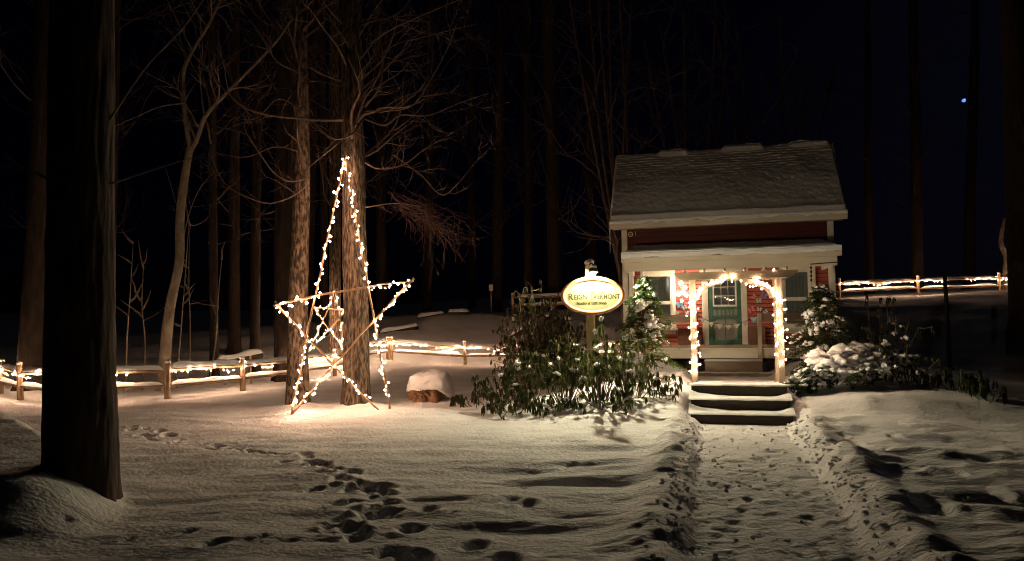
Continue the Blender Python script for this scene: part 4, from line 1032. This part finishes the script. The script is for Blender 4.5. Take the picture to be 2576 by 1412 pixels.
# dim trees beyond the hill and behind the cottage
far = [(1250, 1262, 36.5, .26, 'bark_dark', 'dim trunk on the hill right of the drooping sprays', 11.2), (1400, 1376, 34.5, .34, 'bark_dark', 'broad dim trunk behind the sign and left of the cottage', 12.4), (1492, 1480, 39.0, .22, 'bark_dark', 'narrow dim trunk left of the cottage roof edge', 13.1),
       (2310, 2300, 37.0, .28, 'bark_dark', 'dim trunk rising behind the hilltop fence right of the cottage', 14.5), (1190, 1180, 42.0, .2, 'bark_dark', 'faint trunk far up the hill behind the star', 15.2), (2440, 2450, 42.0, .3, 'bark_dark', 'faint trunk under the moon beyond the hilltop fence', 16.6), (270, 290, 27.0, .2, 'bark_dark', 'faint trunk partly hidden by the big dark trunk', 17.7), (590, 585, 28.0, .22, 'bark_dark', 'faint trunk in the wood right of the crooked tree', 18.1)]
far += [(640, 650, 24.0, .15, 'bark_far', 'slim dim trunk between the crooked tree and the mottled trunk', 30.1), (775, 790, 33.0, .2, 'bark_far', 'faint trunk behind the smaller star', 31.4), (960, 955, 35.0, .24, 'bark_far', 'faint trunk right of the star above the hillside logs', 32.2), (1075, 1085, 38.0, .22, 'bark_far', 'faint trunk above the snowy crest left of the marker board', 33.6),
        (1330, 1325, 37.0, .2, 'bark_far', 'faint trunk just right of the marker board', 34.4), (2190, 2180, 38.0, .2, 'bark_far', 'faint trunk just right of the cottage corner', 35.2), (180, 185, 24.0, .2, 'bark_far', 'faint trunk mostly behind the big dark trunk', 36.8), (540, 530, 23.0, .12, 'bark_far', 'slim faint trunk near the forked sapling', 37.3)]
for (px, pxt, Y, r_, m, lb, sd) in far:
    m = 'bark_far'
    tree(lb, vert(px, 800, Y, 20.0, pxt=pxt), [r_, r_ * .9, r_ * .75, r_ * .45], m, nseg=30, nring=90, amp=.015, freq=4, auto=26, autoL=3.2, hmin=4.0, lev=2, kids=4, seed=sd, twigm='twig_far')
def fan(label, px, py, Y, stems, sd, m='bark_far'):
    a = at(px, py, Y); z_ = gz(a[0], Y); base = np.array([a[0], Y, z_ - .1]); tops = [at(x, y, Y) for x, y in stems]
    L = [([base + np.array([rt.uniform(-.2, .2), rt.uniform(-.2, .2), 1.5]), (base * .45 + q * .55) + np.array([rt.gauss(0, .15), 0, 0]), q], .10, .03, 6) for q in tops]
    tree(label, [base, base + np.array([0, 0, 1.0]), base + np.array([0, 0, 2.2])], [.28, .22, .16], m, L, 'twig_far', nseg=30, nring=30, amp=.012, seed=sd, name='multi_stem_tree')
fan('cluster of slim stems spreading above the left end of the cottage roof', 1580, 760, 27.0, [(1480, -30), (1500, -60), (1530, -40), (1555, -60), (1430, -20), (1590, -30)], 19.3)
fan('dim spreading tree above the middle of the cottage roof', 1745, 760, 28.0, [(1620, 100), (1660, 60), (1720, 30), (1800, 40), (1830, 90)], 20.3)
fan('dim spreading tree above the right end of the cottage roof', 1950, 760, 29.0, [(1850, 60), (1790, 0), (1960, -20), (2040, 60), (2110, 120)], 21.3)
# snag and near trunk at the right edge
sn = [at(x, y, 35.0) for x, y in ((2530, 740), (2527, 690), (2531, 650), (2518, 610), (2524, 565), (2527, 548))]
tree('broken pale snag standing behind the hilltop fence at the right', sn, [.12, .11, .11, .10, .07, .04], 'bark_beech', nseg=16, nring=30, amp=.01, seed=22.4, name='snag')
rx = at(2585, 900, 24.0); tree('dark trunk cut off by the right edge of the picture', [np.array([rx[0], 24.0, gz(rx[0], 24.0) - .1]), np.array([rx[0], 24.0, 3]), np.array([rx[0] + .05, 24.0, 7]), np.array([rx[0] + .05, 24.0, 13])], [.46, .42, .40, .30], 'bark_dark', nseg=40, nring=100, amp=.012, freq=4, auto=14, autoL=2.0, hmin=4.0, seed=23.8)

# ------------------------------------------------------------------ shrubs
def leaves(P, D, L, Wd, fold=.35):
    """narrow folded leaves: P start, D direction, L length, Wd width"""
    n = len(P); D = D / np.linalg.norm(D, axis=1)[:, None]; r = np.random.RandomState(n)
    A = np.cross(D, r.normal(size=(n, 3))); A /= np.linalg.norm(A, axis=1)[:, None]; N = np.cross(D, A)
    L = L[:, None]; Wd = Wd[:, None]
    mid1, mid2 = P + D * L * .35 - N * Wd * fold, P + D * L * .75 - N * Wd * fold
    vs = np.stack([P, P + D * L * .35 + A * Wd, mid1, P + D * L * .35 - A * Wd, P + D * L * .75 + A * Wd * .75, mid2, P + D * L * .75 - A * Wd * .75, P + D * L], 1).reshape(-1, 3)
    f0 = np.array([(0,1,2,2), (0,2,3,3), (1,4,5,2), (2,5,6,3), (4,7,5,5), (5,7,6,6)])
    tri = [(0,2,1), (0,3,2), (4,5,7), (5,6,7)]; quad = [(1,2,5,4), (2,3,6,5)]
    fs = []
    for i in range(n):
        o = 8 * i; fs += [(o+a, o+b, o+c) for a, b, c in tri] + [(o+a, o+b, o+c, o+d) for a, b, c, d in quad]
    return vs, fs
def leafmesh(name, m, parent, P, D, L, Wd, fold=.35):
    vs, fs = leaves(np.array(P), np.array(D), np.array(L), np.array(Wd), fold)
    me = bpy.data.meshes.new(name); me.from_pydata([tuple(v) for v in vs], [], fs); me.update()
    o = link(name, me, MAT[m], parent); o['kind'] = 'stuff'; return o
def rhodo(label, x, y, h_, spread, nst, sd, leafm='leaf_rhododendron', ll=.115, lw=.013, nl=8, snow=.25, low=.25, name='rhododendron_bush', tips=3):
    r = random.Random(sd); z_ = gz(x, y); e = tag(empty(name, (x, y, z_)), label, 'shrub'); st = MB(); P, D, L, Wd = [], [], [], []; sn_ = MB(); has = False
    for k in range(nst):
        a = r.uniform(0, 6.28); rad = spread * math.sqrt(r.random()); hh = h_ * r.uniform(low, 1.0) * (1 - .35 * (rad / spread) ** 2)
        b0 = np.array([math.cos(a) * rad * .35, math.sin(a) * rad * .35, -.03]); tip = np.array([math.cos(a) * rad, math.sin(a) * rad, hh])
        gzt = gz(x + tip[0], y + tip[1]) - z_; tip[2] += gzt * .7; b0[2] += (gz(x + b0[0], y + b0[1]) - z_)
        mid = b0 * .45 + tip * .55 + np.array([r.gauss(0, .06), r.gauss(0, .06), -.05 * r.random()])
        q = smooth([b0, mid, tip], 7); st.tube(q, list(np.linspace(.010, .005, 7)), 5, False)
        ends = [tip]
        for _ in range(tips - 1):
            j = r.randrange(3, 7); t2 = q[j] + np.array([r.gauss(0, .13), r.gauss(0, .13), r.uniform(.0, .14)]); st.tube([q[j], (q[j] + t2) / 2 + rvec(r, .015), t2], [.006, .005, .004], 4, False); ends.append(t2)
        for t2 in ends:
            for i in range(r.randint(nl - 2, nl + 2)):
                aa_ = r.uniform(0, 6.28); o = r.uniform(.1, .45)
                P.append(t2 + np.array([math.cos(aa_) * .012, math.sin(aa_) * .012, r.uniform(-.015, .015)])); D.append((math.cos(aa_) * o * .6, math.sin(aa_) * o * .6, -1)); L.append(ll * r.uniform(.5, 1.25)); Wd.append(lw * r.uniform(.5, 1.4))
            if r.random() < snow:
                [blob(sn_, t2 + np.array([r.gauss(0, .02), r.gauss(0, .02), r.uniform(-.03, .015)]), (r.uniform(.014, .042), r.uniform(.014, .036), r.uniform(.014, .034)), r.random() * 9, 7, 5, .8) for _ in range(5)]; has = True
    st.build('stems', MAT['stem'], e); leafmesh('foliage', leafm, e, P, D, L, Wd)
    if has: o = sn_.build('snow_tufts', MAT['snow'], e, True); o['kind'] = 'stuff'
    return e
def gp(px, py, Y=None):                               # ground point under a pixel
    p = g0(px, py) if Y is None else at(px, py, Y)[:2]; return float(p[0]), float(p[1])
sh = [(1190, 13.9, .32, .45, 9, 'low rhododendron clump at the left end of the shrub bed'), (1255, 13.4, .66, .50, 20, 'rhododendron with hanging leaves right of the snowy stump'),
      (1325, 13.0, 1.0, .52, 27, 'dark rhododendron in front of the bright snow patch'), (1395, 12.3, .40, .42, 13, 'small rhododendron at the front edge of the shrub bed'),
      (1420, 12.9, 1.2, .48, 28, 'rhododendron left below the oval sign'), (1505, 12.6, 1.2, .48, 28, 'rhododendron right below the oval sign'),
      (1590, 12.7, 1.05, .48, 26, 'rhododendron at the foot of the snowy left evergreen'), (1655, 12.5, .48, .34, 10, 'low rhododendron nearest the left side of the steps'),
      (1285, 12.6, .36, .5, 13, 'low dark rhododendron at the front left of the shrub bed'), (1540, 12.1, .36, .5, 9, 'short rhododendron sprigs before the tall ones under the sign')]
for i, (px, Y, h_, sp, ns, lb) in enumerate(sh):
    x, y = gp(px, 1000, Y); rhodo(lb, x, y, h_, sp, ns, 40 + i, ll=.125, lw=.0115, snow=.07, nl=10, low=.40 if h_ > .5 else .3)
for i, (px, Y, h_, lb) in enumerate(((1512, 12.2, 1.62, 'tall single rhododendron stem crossing the sign'), (1588, 12.3, 1.42, 'tall dark rhododendron stem right of the sign post'))):
    x, y = gp(px, 1000, Y); e = rhodo(lb, x, y, h_, .14, 6, 60 + i, low=.6, tips=2, nl=7, ll=.14, lw=.015)
x, y = gp(1350, 990, 14.4); rhodo('tall fine leaved shrub with drooping twigs left of the sign', x, y, 2.0, .80, 130, 71, 'leaf_dim', .10, .008, 8, .04, .3, 'fine_leaved_shrub', 6)
x, y = gp(1432, 990, 13.9); rhodo('yellow green lit shrub just left of the sign post', x, y, 1.35, .36, 46, 72, 'leaf_bright', .10, .010, 8, .10, .35, 'fine_leaved_shrub', 5)
x, y = gp(2235, 960, 14.2); rhodo('tall rhododendron with drooping leaves beside the right evergreen', x, y, 1.75, .75, 30, 73, snow=.12)
x, y = gp(2290, 985, 13.0); rhodo('rhododendron at the right end of the snowed bushes', x, y, .85, .6, 22, 74, snow=.3)
x, y = gp(2410, 1000, 12.6); rhodo('sparse rhododendron tips poking from the snow at the far right', x, y, .5, .55, 9, 75, ll=.17, lw=.022, snow=.1, low=.5)
x, y = gp(2490, 1040, 12.0); rhodo('isolated dark rhododendron sprig at the right edge', x, y, .55, .3, 6, 76, ll=.17, lw=.022, snow=0, low=.5)

def evergreen(label, x, y, h_, rad, sd, m, nbr, snow, nblob, name='snowy_evergreen'):
    r = random.Random(sd); z_ = gz(x, y); e = tag(empty(name, (x, y, z_)), label, 'evergreen')
    tk = MB(); tk.tube([(0, 0, -.05), (0, 0, h_ * .5), (.01, 0, h_ * .97)], [.045, .03, .006], 7); tk.build('trunk', MAT['stem'], e)
    br = MB(); P, D, L, Wd = [], [], [], []; sn_ = MB()
    for k in range(nbr):
        f = r.random() ** .8; zc = h_ * (.06 + .92 * f); a = r.uniform(0, 6.28); R = rad * (1 - f) ** .62 * r.uniform(.5, 1.2) * (1 + .45 * float(noise3(math.cos(a) * 1.3 + sd, math.sin(a) * 1.3, f * 3.2))) + .05
        d = np.array([math.cos(a), math.sin(a), 0]); p0_ = np.array([0, 0, zc]); pts = [p0_ + d * R * s + np.array([0, 0, R * (.35 * s - .55 * s * s)]) for s in np.linspace(0, 1, 6)]
        pts = [p_ + rvec(r, .012) * i_ / 3 for i_, p_ in enumerate(pts)]
        br.tube(pts, list(np.linspace(.008, .003, 6)), 4, False)
        for q in range(26):
            s = r.uniform(.25, 1.0) * 5; i = min(4, int(s)); p = pts[i] + (pts[i+1] - pts[i]) * (s - i)
            side = np.array([-d[1], d[0], 0]) * r.choice((-1, 1)); dd = d * r.uniform(.4, 1) + side * r.uniform(.2, .9) + np.array([0, 0, r.uniform(-.5, .35)])
            for w_ in range(3):
                P.append(p + rvec(r, .018)); D.append(dd + rvec(r, .35)); L.append(r.uniform(.035, .075)); Wd.append(r.uniform(.004, .008))
        if r.random() < snow:
            s0_ = r.uniform(.35, .7)
            for q in range(7):
                s = min(.98, s0_ + q * .05) * 5; i = min(4, int(s)); sz = r.uniform(.014, .034)
                blob(sn_, pts[i] + (pts[i+1] - pts[i]) * (s - i) + np.array([r.gauss(0, .022), r.gauss(0, .022), .012 + r.gauss(0, .008)]), (sz * r.uniform(.9, 1.5), sz * r.uniform(.9, 1.5), sz * .75), r.random() * 9, 7, 5, .6)
    for k in range(nblob):
        f = r.uniform(.1, .75); a = r.uniform(math.pi, 2 * math.pi); R = rad * (1 - f) ** .75 * r.uniform(.7, .95); sz = r.uniform(.06, .11)
        for q in range(6): blob(sn_, (math.cos(a) * R + r.gauss(0, .045), math.sin(a) * R + r.gauss(0, .04), h_ * f + r.gauss(0, .03)), (sz * r.uniform(.35, .8), sz * r.uniform(.3, .6), sz * r.uniform(.3, .65)), r.random() * 9, 10, 7, .6)
    br.build('branches', MAT['stem'], e); leafmesh('needles', m, e, P, D, L, Wd, .2)
    o = sn_.build('snow_tufts', MAT['snow'], e, True); o['kind'] = 'stuff'
    return e
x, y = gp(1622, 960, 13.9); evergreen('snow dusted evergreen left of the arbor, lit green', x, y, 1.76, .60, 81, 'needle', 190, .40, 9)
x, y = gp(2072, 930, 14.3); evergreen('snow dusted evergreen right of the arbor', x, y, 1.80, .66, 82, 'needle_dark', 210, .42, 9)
# snow-laden low bush right of the steps
def snow_bush(label, x, y, lumps, fronds, sd):
    r = random.Random(sd); z_ = gz(x, y); e = tag(empty('snow_laden_bush', (x, y, z_)), label, 'shrub'); sn_ = MB(); br = MB(); P, D, L, Wd = [], [], [], []
    for (dx, dy, dz, a, b_, c) in lumps: blob(sn_, (dx, dy, dz), (a, b_, c), r.random() * 9, 28, 18, .85)
    for (dx, dy, dz, ang, Lf) in fronds:
        d = np.array([math.cos(ang), -.45, -.35]); pts = [np.array([dx, dy, dz]) + d * Lf * s + np.array([0, 0, -.25 * Lf * s * s]) for s in np.linspace(0, 1, 6)]
        br.tube(pts, list(np.linspace(.008, .003, 6)), 4, False)
        for q in range(40):
            s = r.uniform(.15, 1.0) * 5; i = min(4, int(s)); p = pts[i] + (pts[i+1] - pts[i]) * (s - i)
            for w_ in range(3): P.append(p + rvec(r, .02)); D.append(d + rvec(r, .55)); L.append(r.uniform(.04, .08)); Wd.append(r.uniform(.005, .009))
        for q in range(3): blob(sn_, pts[r.randrange(1, 5)] + np.array([r.gauss(0, .02), 0, .03]), (r.uniform(.03, .06), .04, .025), r.random() * 9, 8, 6)
    br.build('stems', MAT['stem'], e); leafmesh('needles', 'needle_dark', e, P, D, L, Wd, .2); sn_.build('snow_load', MAT['snow'], e, True)
x, y = gp(2130, 985, 13.0)
r9 = random.Random(9)
lumps = [(-.25, 0, .30, .26, .2, .14), (.0, .05, .40, .24, .2, .16), (.25, .0, .36, .22, .18, .15), (-.45, -.1, .18, .17, .14, .12), (-.1, -.2, .20, .14, .12, .10), (.12, .25, .50, .28, .2, .14), (.45, .2, .40, .2, .16, .13), (.55, -.1, .28, .12, .11, .13), (-.3, .3, .45, .22, .2, .12), (.68, .05, .34, .10, .09, .11)] + [(r9.uniform(-.6, .7), r9.uniform(-.25, .2), r9.uniform(.12, .45), r9.uniform(.05, .10), r9.uniform(.05, .09), r9.uniform(.03, .06)) for _ in range(18)]
snow_bush('low bush buried under rounded snow lumps right of the steps', x, y, lumps, [(r9.uniform(-.75, .7), r9.uniform(-.3, 0), r9.uniform(.14, .36), r9.uniform(2.2, 4.4), r9.uniform(.18, .34)) for _ in range(34)], 91)
x, y = gp(2030, 985, 12.75)
snow_bush('juniper sprays hanging over the right end of the steps', x, y, [(.0, .1, .22, .16, .13, .07), (.15, .0, .16, .1, .1, .05)], [(r9.uniform(-.25, .25), r9.uniform(-.15, .1), r9.uniform(.12, .26), r9.uniform(2.4, 4.2), r9.uniform(.2, .34)) for _ in range(22)], 92)
x, y = gp(2215, 930, 13.9)
snow_bush('snow topped bush behind the buried low bush on the right', x, y, [(-.35, 0, .62, .22, .2, .11), (-.1, 0, .52, .2, .2, .12), (.15, .1, .45, .18, .16, .11), (-.5, .1, .50, .13, .12, .08), (.05, -.15, .74, .07, .06, .06)], [(r9.uniform(-.6, .4), r9.uniform(-.2, .1), r9.uniform(.3, .6), r9.uniform(2.4, 4.6), r9.uniform(.2, .4)) for _ in range(26)], 93)

# ------------------------------------------------------------------ small things on the snow
e = tag(empty('tree_stump', (-1.62, 14.55, gz(-1.62, 14.55))), 'old stump with a thick cap of snow right of the tall star', 'stump')
link('trunk', trunk_mesh('trunk', [(0, 0, -.1), (0, 0, .15), (.02, 0, .36)], [.30, .27, .25], 40, 24, .03, 3.5, 5.5, .1), MAT['rust'], e)
b = MB(); r7 = random.Random(77)
for i in range(60):
    a = r7.uniform(math.pi * .95, math.pi * 1.55); blob(b, (math.cos(a) * .34 - .03, math.sin(a) * .33, r7.uniform(.0, .20)), (r7.uniform(.02, .06), r7.uniform(.02, .05), r7.uniform(.012, .035)), r7.random() * 9, 8, 5, .6)
o = b.build('bracket_fungus', MAT['rust'], e, True); o['kind'] = 'stuff'
ua, va = np.meshgrid(np.linspace(0, 2 * math.pi, 73), np.linspace(0, 1, 34))
sq = (np.abs(np.cos(ua)) ** 3.2 + np.abs(np.sin(ua)) ** 3.2) ** (-1 / 3.2)
prof_r = np.interp(va, [0, .12, .5, .72, .86, 1], [.92, 1.05, 1.0, .90, .62, 0.001]); prof_z = np.interp(va, [0, .12, .5, .72, .86, 1], [.0, .05, .34, .46, .51, .53])
left_ = sst(-.1, .7, np.cos(ua - 4.1))                # the front left stays bare below the cap
prof_z = prof_z * (1 - left_) + np.interp(va, [0, .12, .5, .72, .86, 1], [.20, .21, .36, .46, .51, .53]) * left_
nz_ = 1 + .16 * fbm(np.cos(ua) * 1.3, np.sin(ua) * 1.3, va * 1.5, 3); tilt_ = .05 * np.cos(ua) * prof_r
link('snow_cap', grid_mesh('snow_cap', .40 * sq * prof_r * np.cos(ua) * nz_ + .04 * (1 - left_) * (1 - va), .36 * sq * prof_r * np.sin(ua) * nz_, prof_z + tilt_ + .035 * fbm(np.cos(ua) * 2, np.sin(ua) * 2, va * 2, 2)), MAT['snow'], e)
def log(label, a, b_, r_, snowh, name='fallen_log'):
    a, b_ = np.asarray(a, float), np.asarray(b_, float); e = tag(empty(name, a), label, 'log')
    m = MB(); m.tube([(b_ - a) * f + rvec(rt, .01) for f in np.linspace(0, 1, 8)], [r_ * rt.uniform(.9, 1.1) for _ in range(8)], 9); m.build('trunk', MAT['bark_dark'], e, True)
    P = snow_strip((0, 0, r_ * .55), b_ - a + np.array([0, 0, r_ * .55]), r_ * 1.05, snowh, a[0]); link('snow_cap', grid_mesh('snow_cap', P[..., 0], P[..., 1], P[..., 2]), MAT['snow'], e)
log('snow covered log leaning up behind the fence right of the crooked tree', at(548, 915, 19.6), at(657, 893, 20.6), .10, .17)
def gl(px, Y, dz): a = at(px, 800, Y); return np.array([a[0], Y, gz(a[0], Y) + dz])
log('nearer snow covered log on the hillside right of the tall star', gl(955, 30.0, -.06), gl(1050, 30.6, .04), .13, .15)
log('snow covered log along the hill crest behind the star', gl(1050, 32.0, -.02), gl(1115, 32.4, -.03), .12, .15)
log('short snowy log on the hill crest above the stump', gl(1128, 32.6, -.03), gl(1180, 32.8, .0), .10, .14)
log('snow topped branch sticking out left of the fine leaved shrub', at(1285, 850, 15.6), at(1322, 828, 15.4), .045, .06)
for (px, Y, h_, lb) in ((631, 19.9, .75, 'bare stake behind the fence beside the leaning log'), (568, 19.5, .5, 'short stake at the low end of the leaning log')):
    p = gl(px, Y, 0); e = tag(empty('wooden_stake', p), lb, 'stake'); m = MB(); m.tube([(0, 0, -.1), (.0, 0, h_ * .5), (-.01, 0, h_)], [.028, .026, .024], 7); m.build('shaft', MAT['fence_wood'], e)
    m = MB(); blob(m, (-.01, 0, h_ + .012), (.032, .032, .025), 1.0, 8, 6); m.build('snow_cap', MAT['snow'], e, True)
p = gl(1236, 34.0, 0); e = tag(empty('trail_marker', p), 'small pale marker board on a post on the hill left of the sign', 'marker')
zc = at(1236, 724, 34.0)[2] - p[2]
part('post', 'fence_wood', e, (-.03, .03, .02, .07, -.1, zc + .1)); part('board', 'white_trim', e, (-.09, .09, -.01, .018, zc - .14, zc + .14), bevel=.005)
p = gl(2383, 20.5, 0); e = tag(empty('dark_pole', p), 'thin dark pole standing before the bank right of the cottage', 'pole')
zt = at(2378, 688, 20.5)[2] - p[2]; m = MB(); m.tube([(0, 0, -.1), (0, 0, zt * .6), (-.02, 0, zt)], [.062, .055, .05], 10); m.build('shaft', MAT['metal_dark'], e, True)
part('base_collar', 'metal_dark', e, (-.09, .09, -.09, .09, -.05, .08), bevel=.01)
# moon
mo = at(2425, 253, 600.0); b = MB(); blob(b, (0, 0, 0), (1.7, 1.0, 1.35), 0, 20, 14, .12)
o = b.build('moon', MAT['moon_glow'], None, True); o.location = tuple(mo); o.rotation_euler = (0, -.5, 0); tag(o, 'small blue white moon high in the dark sky', None, None, 'structure')
# crumbs of shovelled snow along the path
b = MB(); rk = random.Random(44)
for k in range(900):
    t_ = -8.3 + 8.2 * rk.random() ** .8; sd_ = rk.choice((-1, 1)); u_ = sd_ * (rk.gauss(.74, .09) if rk.random() < .75 else rk.uniform(0, .7))
    c = S0 + u_ * UX + t_ * VX; sz = .006 + .022 * rk.random() ** 3
    blob(b, (c[0], c[1], gz(c[0], c[1]) + sz * .35), (sz * rk.uniform(.8, 1.4), sz * rk.uniform(.8, 1.3), sz * rk.uniform(.6, 1.0)), rk.random() * 9, 6, 4, .7)
tag(b.build('snow_crumbs', MAT['snow'], None, False), 'loose crumbs of snow along the shovelled path', None, None, 'stuff')
